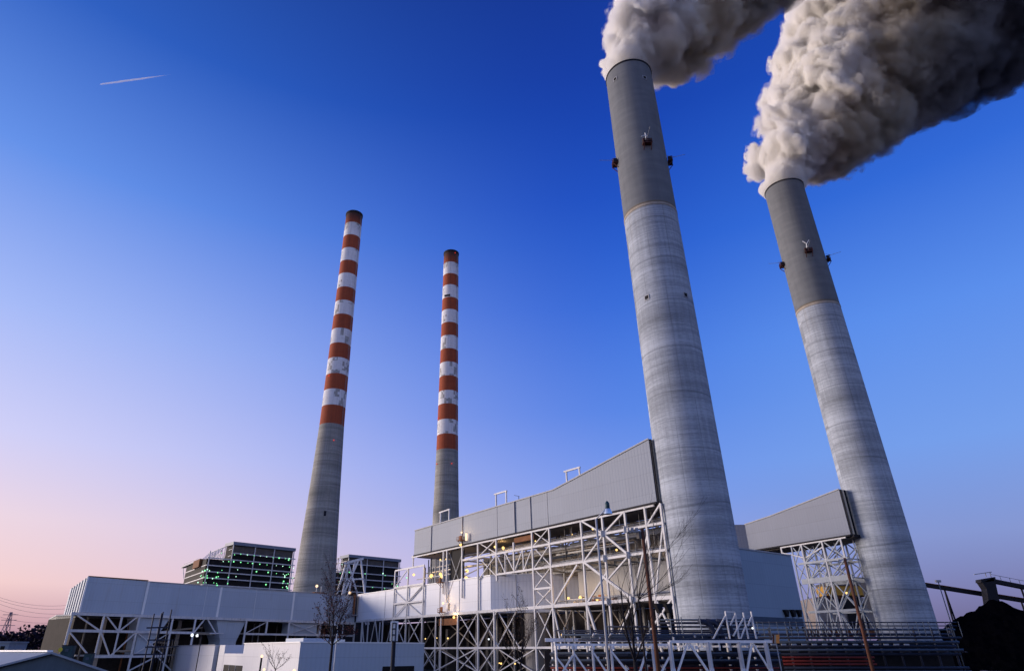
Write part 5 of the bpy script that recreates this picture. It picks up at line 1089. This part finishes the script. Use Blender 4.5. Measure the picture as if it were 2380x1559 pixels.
def plume(name, label, mat, Y, secs, drift, seed, vox, ymin):
    C = []; R = []
    for i, (l, r, shrink) in enumerate(secs):
        yy = Y + drift * i
        a, b = atY(*l, yy), atY(*r, yy); C.append((a + b) / 2); R.append(max(5.5, (a - b).length / 2 * shrink - SHR[i]))
    C = np.array([tuple(c) for c in C]); R = np.array(R); n = len(R)
    tt = np.linspace(0, n - 1, (n - 1) * 9 + 1)
    cc = np.stack([np.interp(tt, range(n), C[:, k]) for k in range(3)], 1).astype(np.float32); rr = np.interp(tt, range(n), R).astype(np.float32)
    rg = np.random.RandomState(seed)
    # wandering puffs round the core
    pc, pr_ = [cc], [rr]
    for k in range(len(cc)):
        if k < 5: continue
        for _ in range(7):
            d = rg.normal(size=3); d /= np.linalg.norm(d); f = rg.uniform(.28, .5)
            pc.append((cc[k] + d * rr[k] * (1.04 - f * .75))[None]); pr_.append(np.array([rr[k] * f]))
    pc = np.concatenate(pc).astype(np.float32); pr_ = np.concatenate(pr_).astype(np.float32)
    lo = (pc - pr_[:, None]).min(0) - 8; hi = (pc + pr_[:, None]).max(0) + 8
    lo[2] = ymin
    N = np.ceil((hi - lo) / vox).astype(int)
    gx = [lo[k] + vox * np.arange(N[k], dtype=np.float32) for k in range(3)]
    D = np.full(N, 30, np.float32)
    for c, r in zip(pc, pr_):
        sl = []
        for k in range(3):
            i0 = int(max(0, (c[k] - r - 11 - lo[k]) / vox)); i1 = int(min(N[k], (c[k] + r + 11 - lo[k]) / vox + 1)); sl.append(slice(i0, max(i0, i1)))
        X_, Y_, Z_ = gx[0][sl[0]], gx[1][sl[1]], gx[2][sl[2]]
        d = np.sqrt((X_ - c[0])[:, None, None] ** 2 + (Y_ - c[1])[None, :, None] ** 2 + (Z_ - c[2])[None, None, :] ** 2) - r
        D[tuple(sl)] = np.minimum(D[tuple(sl)], d)
    band = np.argwhere((D < 9) & (D > -9))
    P = (lo + band * vox).astype(np.float32)
    # mild warp so that the billows lean along the flow
    W = P + 2.2 * np.stack([np.sin(P[:, 1] * .21 + P[:, 2] * .13), np.sin(P[:, 2] * .19 + P[:, 0] * .16), np.sin(P[:, 0] * .17 - P[:, 1] * .2)], 1).astype(np.float32)
    W += .8 * np.stack([np.sin(P[:, 1] * .71 + P[:, 2] * .53), np.sin(P[:, 2] * .67 + P[:, 0] * .58), np.sin(P[:, 0] * .61 - P[:, 1] * .74)], 1).astype(np.float32)
    patch = .75 + .45 * np.sin(P[:, 0] * .09 + 1.3 * np.sin(P[:, 2] * .07)) * np.sin(P[:, 2] * .11 + P[:, 1] * .08)
    near = np.clip(.1 + (P[:, 2] - secs_z0[name]) / 22, .1, 1.0)
    dv = D[band[:, 0], band[:, 1], band[:, 2]]
    for cell, amp in ((21., 6.0), (11., 4.6), (5.6, 3.3), (2.8, 2.0), (1.5, 1.0)):
        if cell < vox * 1.7: continue
        am = amp * near * (patch if cell < 8 else 1.0); dv = dv - am * (1 - np.clip(worley(W, cell, seed + int(cell * 10)) / .42, 0, 1.6)) + am * .14
    D[band[:, 0], band[:, 1], band[:, 2]] = dv
    # close the field at the borders and cut away what would hang below the mouth
    for k in range(3):
        ix = [slice(None)] * 3; ix[k] = 0; D[tuple(ix)] = np.maximum(D[tuple(ix)], .5); ix[k] = -1; D[tuple(ix)] = np.maximum(D[tuple(ix)], .5)
    def mesh_of(F_, nm, mt):
        v, f = surface_nets(F_)
        lab = np.arange(len(v))       # drop loose specks
        for _ in range(400):
            m_ = lab[f].min(1); new = lab.copy()
            for k in range(4): np.minimum.at(new, f[:, k], m_)
            new = new[new]; new = new[new]
            if (new == lab).all(): break
            lab = new
        cnt_ = np.bincount(lab, minlength=len(v)); keep = cnt_[lab] > len(v) * .02
        ren = np.cumsum(keep) - 1; f = ren[f[keep[f[:, 0]]]]; v = lo + v[keep] * vox
        me = bpy.data.meshes.new(nm); me.vertices.add(len(v)); me.vertices.foreach_set('co', v.astype(np.float32).ravel())
        me.loops.add(len(f) * 4); me.loops.foreach_set('vertex_index', f.astype(np.int32).ravel()); me.polygons.add(len(f)); me.polygons.foreach_set('loop_start', np.arange(0, len(f) * 4, 4, dtype=np.int32))
        me.update(calc_edges=True); me.validate(); me.materials.append(mt)
        o = bpy.data.objects.new(nm, me); COL.objects.link(o); return o
    o = mesh_of(D, 'smoke_plume', mat)
    # thin ragged vapour round the dense core, widening away from the mouth
    Zg = np.clip((gx[2] - secs_z0[name]) / 50, 0, 1)[None, None, :]; Xg = np.clip((gx[0] - C[0][0]) / 90, 0, 1)[:, None, None]
    G = D - (.25 + 1.3 * Zg + 2.2 * Xg).astype(np.float32)
    for k in range(3):
        ix = [slice(None)] * 3; ix[k] = 0; G[tuple(ix)] = np.maximum(G[tuple(ix)], .5); ix[k] = -1; G[tuple(ix)] = np.maximum(G[tuple(ix)], .5)
    G[:, :, :3] = np.maximum(G[:, :, :3], .5)
    h_ = mesh_of(G, 'vapour_fringe', fringes[name]); h_.parent = o
    tag(o, label, 'smoke plume', 'smoke plumes from the concrete chimneys')
    return o
def surface_nets(D):
    s = D < 0; nx, ny, nz = D.shape
    cnt = np.zeros((nx - 1, ny - 1, nz - 1), np.uint8)
    for a in (0, 1):
        for b in (0, 1):
            for c in (0, 1): cnt += s[a:nx - 1 + a, b:ny - 1 + b, c:nz - 1 + c]
    cells = np.argwhere((cnt > 0) & (cnt < 8)); idx = np.full(cnt.shape, -1, np.int64); idx[tuple(cells.T)] = np.arange(len(cells))
    acc = np.zeros((len(cells), 3)); k = np.zeros(len(cells))
    corner = {(a, b, c): D[cells[:, 0] + a, cells[:, 1] + b, cells[:, 2] + c] for a in (0, 1) for b in (0, 1) for c in (0, 1)}
    for p in corner:
        for ax in range(3):
            if p[ax] == 0:
                q = list(p); q[ax] = 1; d0, d1 = corner[p], corner[tuple(q)]; m = (d0 < 0) != (d1 < 0); t = np.where(m, d0 / np.where(m, d0 - d1, 1), 0)
                e = np.array(p, float)[None].repeat(len(cells), 0); e[:, ax] += t; acc += e * m[:, None]; k += m
    v = cells + acc / k[:, None]; F_ = []
    for ax in range(3):
        u, w = [(1, 2), (2, 0), (0, 1)][ax]
        A_ = [slice(0, -1)] * 3; B_ = [slice(0, -1)] * 3; B_[ax] = slice(1, None); A_[ax] = slice(0, -1)
        for o_ in (u, w): A_[o_] = slice(1, -1); B_[o_] = slice(1, -1)
        ch_ = s[tuple(A_)] != s[tuple(B_)]; e = np.argwhere(ch_); e[:, u] += 1; e[:, w] += 1
        ins = s[tuple(e.T)]
        def at(du, dw): q = e.copy(); q[:, u] += du; q[:, w] += dw; return idx[tuple(q.T)]
        quad = np.stack([at(-1, -1), at(0, -1), at(0, 0), at(-1, 0)], 1); quad[~ins] = quad[~ins][:, ::-1]; F_.append(quad)
    return v, np.concatenate(F_)
def smoke_mat(name, col, dens, an=.2):
    m, nt, N = nodes(name)
    v = N('ShaderNodeVolumePrincipled', ins={'Color': c4v(col), 'Density': dens, 'Anisotropy': an}); o = N('ShaderNodeOutputMaterial'); nt.links.new(v.outputs[0], o.inputs['Volume'])
    return m
VOX = 0.66
secs_z0 = {'near': 198.0, 'far': 198.0}
def plume_mat(name, x0, z0, thin=False):
    # white steam at the mouth, browner downwind; the shaded side's darkness is in the colour
    m, nt, N = nodes(name); p = pos(N) ; p = N('ShaderNodeTexCoord').outputs['Object']
    sp = N('ShaderNodeSeparateXYZ', ins={0: p}); nz = noise(N, p, .035, 3, .6)
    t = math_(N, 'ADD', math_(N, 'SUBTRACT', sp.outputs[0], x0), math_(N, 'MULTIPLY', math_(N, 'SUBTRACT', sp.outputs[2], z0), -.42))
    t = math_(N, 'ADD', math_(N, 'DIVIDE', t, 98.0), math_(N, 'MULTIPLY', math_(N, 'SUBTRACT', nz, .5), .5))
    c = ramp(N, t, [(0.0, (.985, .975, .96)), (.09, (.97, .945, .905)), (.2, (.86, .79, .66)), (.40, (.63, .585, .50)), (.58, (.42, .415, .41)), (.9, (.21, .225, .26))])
    n2 = noise(N, p, .16, 5, .65)
    dn = ramp(N, t, [(0., 1.), (.15, .62), (.4, .34), (.8, .24)])
    dn = math_(N, 'MULTIPLY', math_(N, 'MULTIPLY', dn, .75), ramp(N, n2, [(.3, .25), (.55, 1.), (.75, 1.25)]))
    if thin: dn = ramp(N, noise(N, p, .3, 5, .7), [(.44, 0.), (.64, .22)])
    v = N('ShaderNodeVolumePrincipled', ins={'Color': c, 'Density': dn, 'Anisotropy': 0.0}); o = N('ShaderNodeOutputMaterial'); nt.links.new(v.outputs[0], o.inputs['Volume'])
    return m
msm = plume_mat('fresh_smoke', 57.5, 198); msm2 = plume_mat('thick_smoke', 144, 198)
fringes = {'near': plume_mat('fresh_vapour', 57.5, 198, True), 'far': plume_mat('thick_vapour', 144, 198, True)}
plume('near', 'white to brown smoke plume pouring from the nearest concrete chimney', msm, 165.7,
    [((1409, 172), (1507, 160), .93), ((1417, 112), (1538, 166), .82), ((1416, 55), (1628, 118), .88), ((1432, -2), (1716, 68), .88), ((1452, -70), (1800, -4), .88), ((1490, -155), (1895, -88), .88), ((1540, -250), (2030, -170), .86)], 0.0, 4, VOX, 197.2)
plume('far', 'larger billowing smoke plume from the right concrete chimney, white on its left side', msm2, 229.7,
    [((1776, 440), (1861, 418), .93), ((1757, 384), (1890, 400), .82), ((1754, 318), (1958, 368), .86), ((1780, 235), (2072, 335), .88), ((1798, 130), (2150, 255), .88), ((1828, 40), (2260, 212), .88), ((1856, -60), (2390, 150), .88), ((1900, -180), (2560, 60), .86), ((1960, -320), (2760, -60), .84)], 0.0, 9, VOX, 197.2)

# ------------------------------------------------------------------ contrail
a, b_ = atY(232, 197, 5000), atY(400, 174, 5000)
m = MB(); m.tube([a + (b_ - a) * f for f in (0, .02, .3, .6, .8, 1)], [3, 8, 11, 9.5, 5, .3], 10)
o = m.build('contrail', smoke_mat('contrail_ice', (.98, .98, .98), .07, .0)); tag(o, 'short white vapour trail of an aircraft high in the sky at the left', 'contrail', None, 'stuff')

# ------------------------------------------------------------------ sky and sun
def srgb(r, g, b):
    f = lambda c: (c / 255 / 12.92) if c / 255 <= .04045 else ((c / 255 + .055) / 1.055) ** 2.4
    return (f(r), f(g), f(b))
w = bpy.data.worlds.new('World'); S.world = w; w.use_nodes = True; nt = w.node_tree; nt.nodes.clear()
N = lambda t, **k: mk(nt, t, **k)
tc = N('ShaderNodeTexCoord').outputs['Generated']; sep = N('ShaderNodeSeparateXYZ', ins={0: N('ShaderNodeVectorMath', operation='NORMALIZE', ins={0: tc}).outputs[0]})
sx, sy, sz = sep.outputs
zc_ = math_(N, 'MAXIMUM', sz, 0.0)
hz_ = math_(N, 'SQRT', math_(N, 'ADD', math_(N, 'MULTIPLY', sx, sx), math_(N, 'ADD', math_(N, 'MULTIPLY', sy, sy), 1e-5)))
hx = math_(N, 'DIVIDE', sx, hz_)
left = ramp(N, zc_, [(0, srgb(132, 92, 142)), (.03, srgb(198, 146, 160)), (.075, srgb(248, 204, 202)), (.15, srgb(245, 216, 225)), (.25, srgb(216, 212, 250)), (.40, srgb(170, 190, 252)), (.57, srgb(98, 146, 238)), (.72, srgb(34, 92, 196)), (.9, srgb(2, 42, 130))])
cent = ramp(N, zc_, [(0, srgb(196, 180, 222)), (.1, srgb(168, 176, 238)), (.2, srgb(122, 154, 240)), (.33, srgb(76, 126, 232)), (.48, srgb(40, 99, 218)), (.62, srgb(8, 72, 196)), (.75, srgb(1, 53, 166)), (.9, srgb(0, 38, 130))])
right = ramp(N, zc_, [(0, srgb(82, 74, 122)), (.06, srgb(114, 114, 174)), (.13, srgb(128, 145, 210)), (.24, srgb(114, 157, 238)), (.40, srgb(88, 142, 240)), (.55, srgb(42, 104, 220)), (.7, srgb(8, 68, 184)), (.9, srgb(0, 42, 134))])
back = ramp(N, zc_, [(0, srgb(140, 128, 172)), (.12, srgb(196, 196, 232)), (.35, srgb(184, 204, 246)), (.6, srgb(108, 154, 236)), (.85, srgb(18, 74, 178))])
def mrange(v, a, b): return N('ShaderNodeMapRange', interpolation_type='SMOOTHSTEP', ins={0: v, 1: a, 2: b, 3: 0.0, 4: 1.0}).outputs[0]
colr = mixc(N, mrange(hx, .38, -.86), cent, left); colr = mixc(N, mrange(hx, .1, .62), colr, right); colr = mixc(N, mrange(math_(N, 'DIVIDE', sy, hz_), -.15, -.75), colr, back)
SUN_EL, SUN_AZ = math.radians(9), math.radians(-77)      # azimuth from +Y, negative to the left
sky = N('ShaderNodeTexSky', sky_type='NISHITA', sun_disc=False, sun_elevation=SUN_EL, sun_rotation=SUN_AZ)
bg1 = N('ShaderNodeBackground', ins={'Color': colr, 'Strength': .92}); bg2 = N('ShaderNodeBackground', ins={'Color': sky.outputs[0], 'Strength': .015})
ad = N('ShaderNodeAddShader', ins={0: bg1.outputs[0], 1: bg2.outputs[0]}); ow = N('ShaderNodeOutputWorld'); nt.links.new(ad.outputs[0], ow.inputs[0])
sl = bpy.data.lights.new('sun', 'SUN'); sl.energy = 4.2; sl.angle = math.radians(28); sl.color = (1.0, .85, .73)
so = bpy.data.objects.new('sun', sl); COL.objects.link(so)
to_sun = Vector((math.sin(SUN_AZ) * math.cos(SUN_EL), math.cos(SUN_AZ) * math.cos(SUN_EL), math.sin(SUN_EL)))
so.rotation_euler = to_sun.to_track_quat('Z', 'Y').to_euler(); so.location = (-200, -60, 120)

# ------------------------------------------------------------------ camera and render
cam = bpy.data.cameras.new('camera'); co = bpy.data.objects.new('camera', cam); COL.objects.link(co)
cam.sensor_width = 36; cam.lens = 36 * F / 2380; cam.shift_x = (1190 - CX) / 2380; cam.clip_start = .5; cam.clip_end = 20000
co.location = (0, 0, H); co.rotation_euler = (math.pi / 2 + TH, 0, 0)
S.camera = co
for r in ROOTS:
    if '_loc' in r: del r['_loc']
S.view_settings.view_transform = 'Standard'; S.view_settings.look = 'None'; S.view_settings.exposure = 0; S.view_settings.gamma = 1
S.render.engine = 'CYCLES'
c = S.cycles; c.use_denoising = True; c.volume_step_rate = .5; c.max_bounces = 10; c.diffuse_bounces = 3; c.glossy_bounces = 2; c.volume_bounces = 8; c.transparent_max_bounces = 64; c.use_adaptive_sampling = True; c.adaptive_threshold = .02
c.sample_clamp_indirect = 4
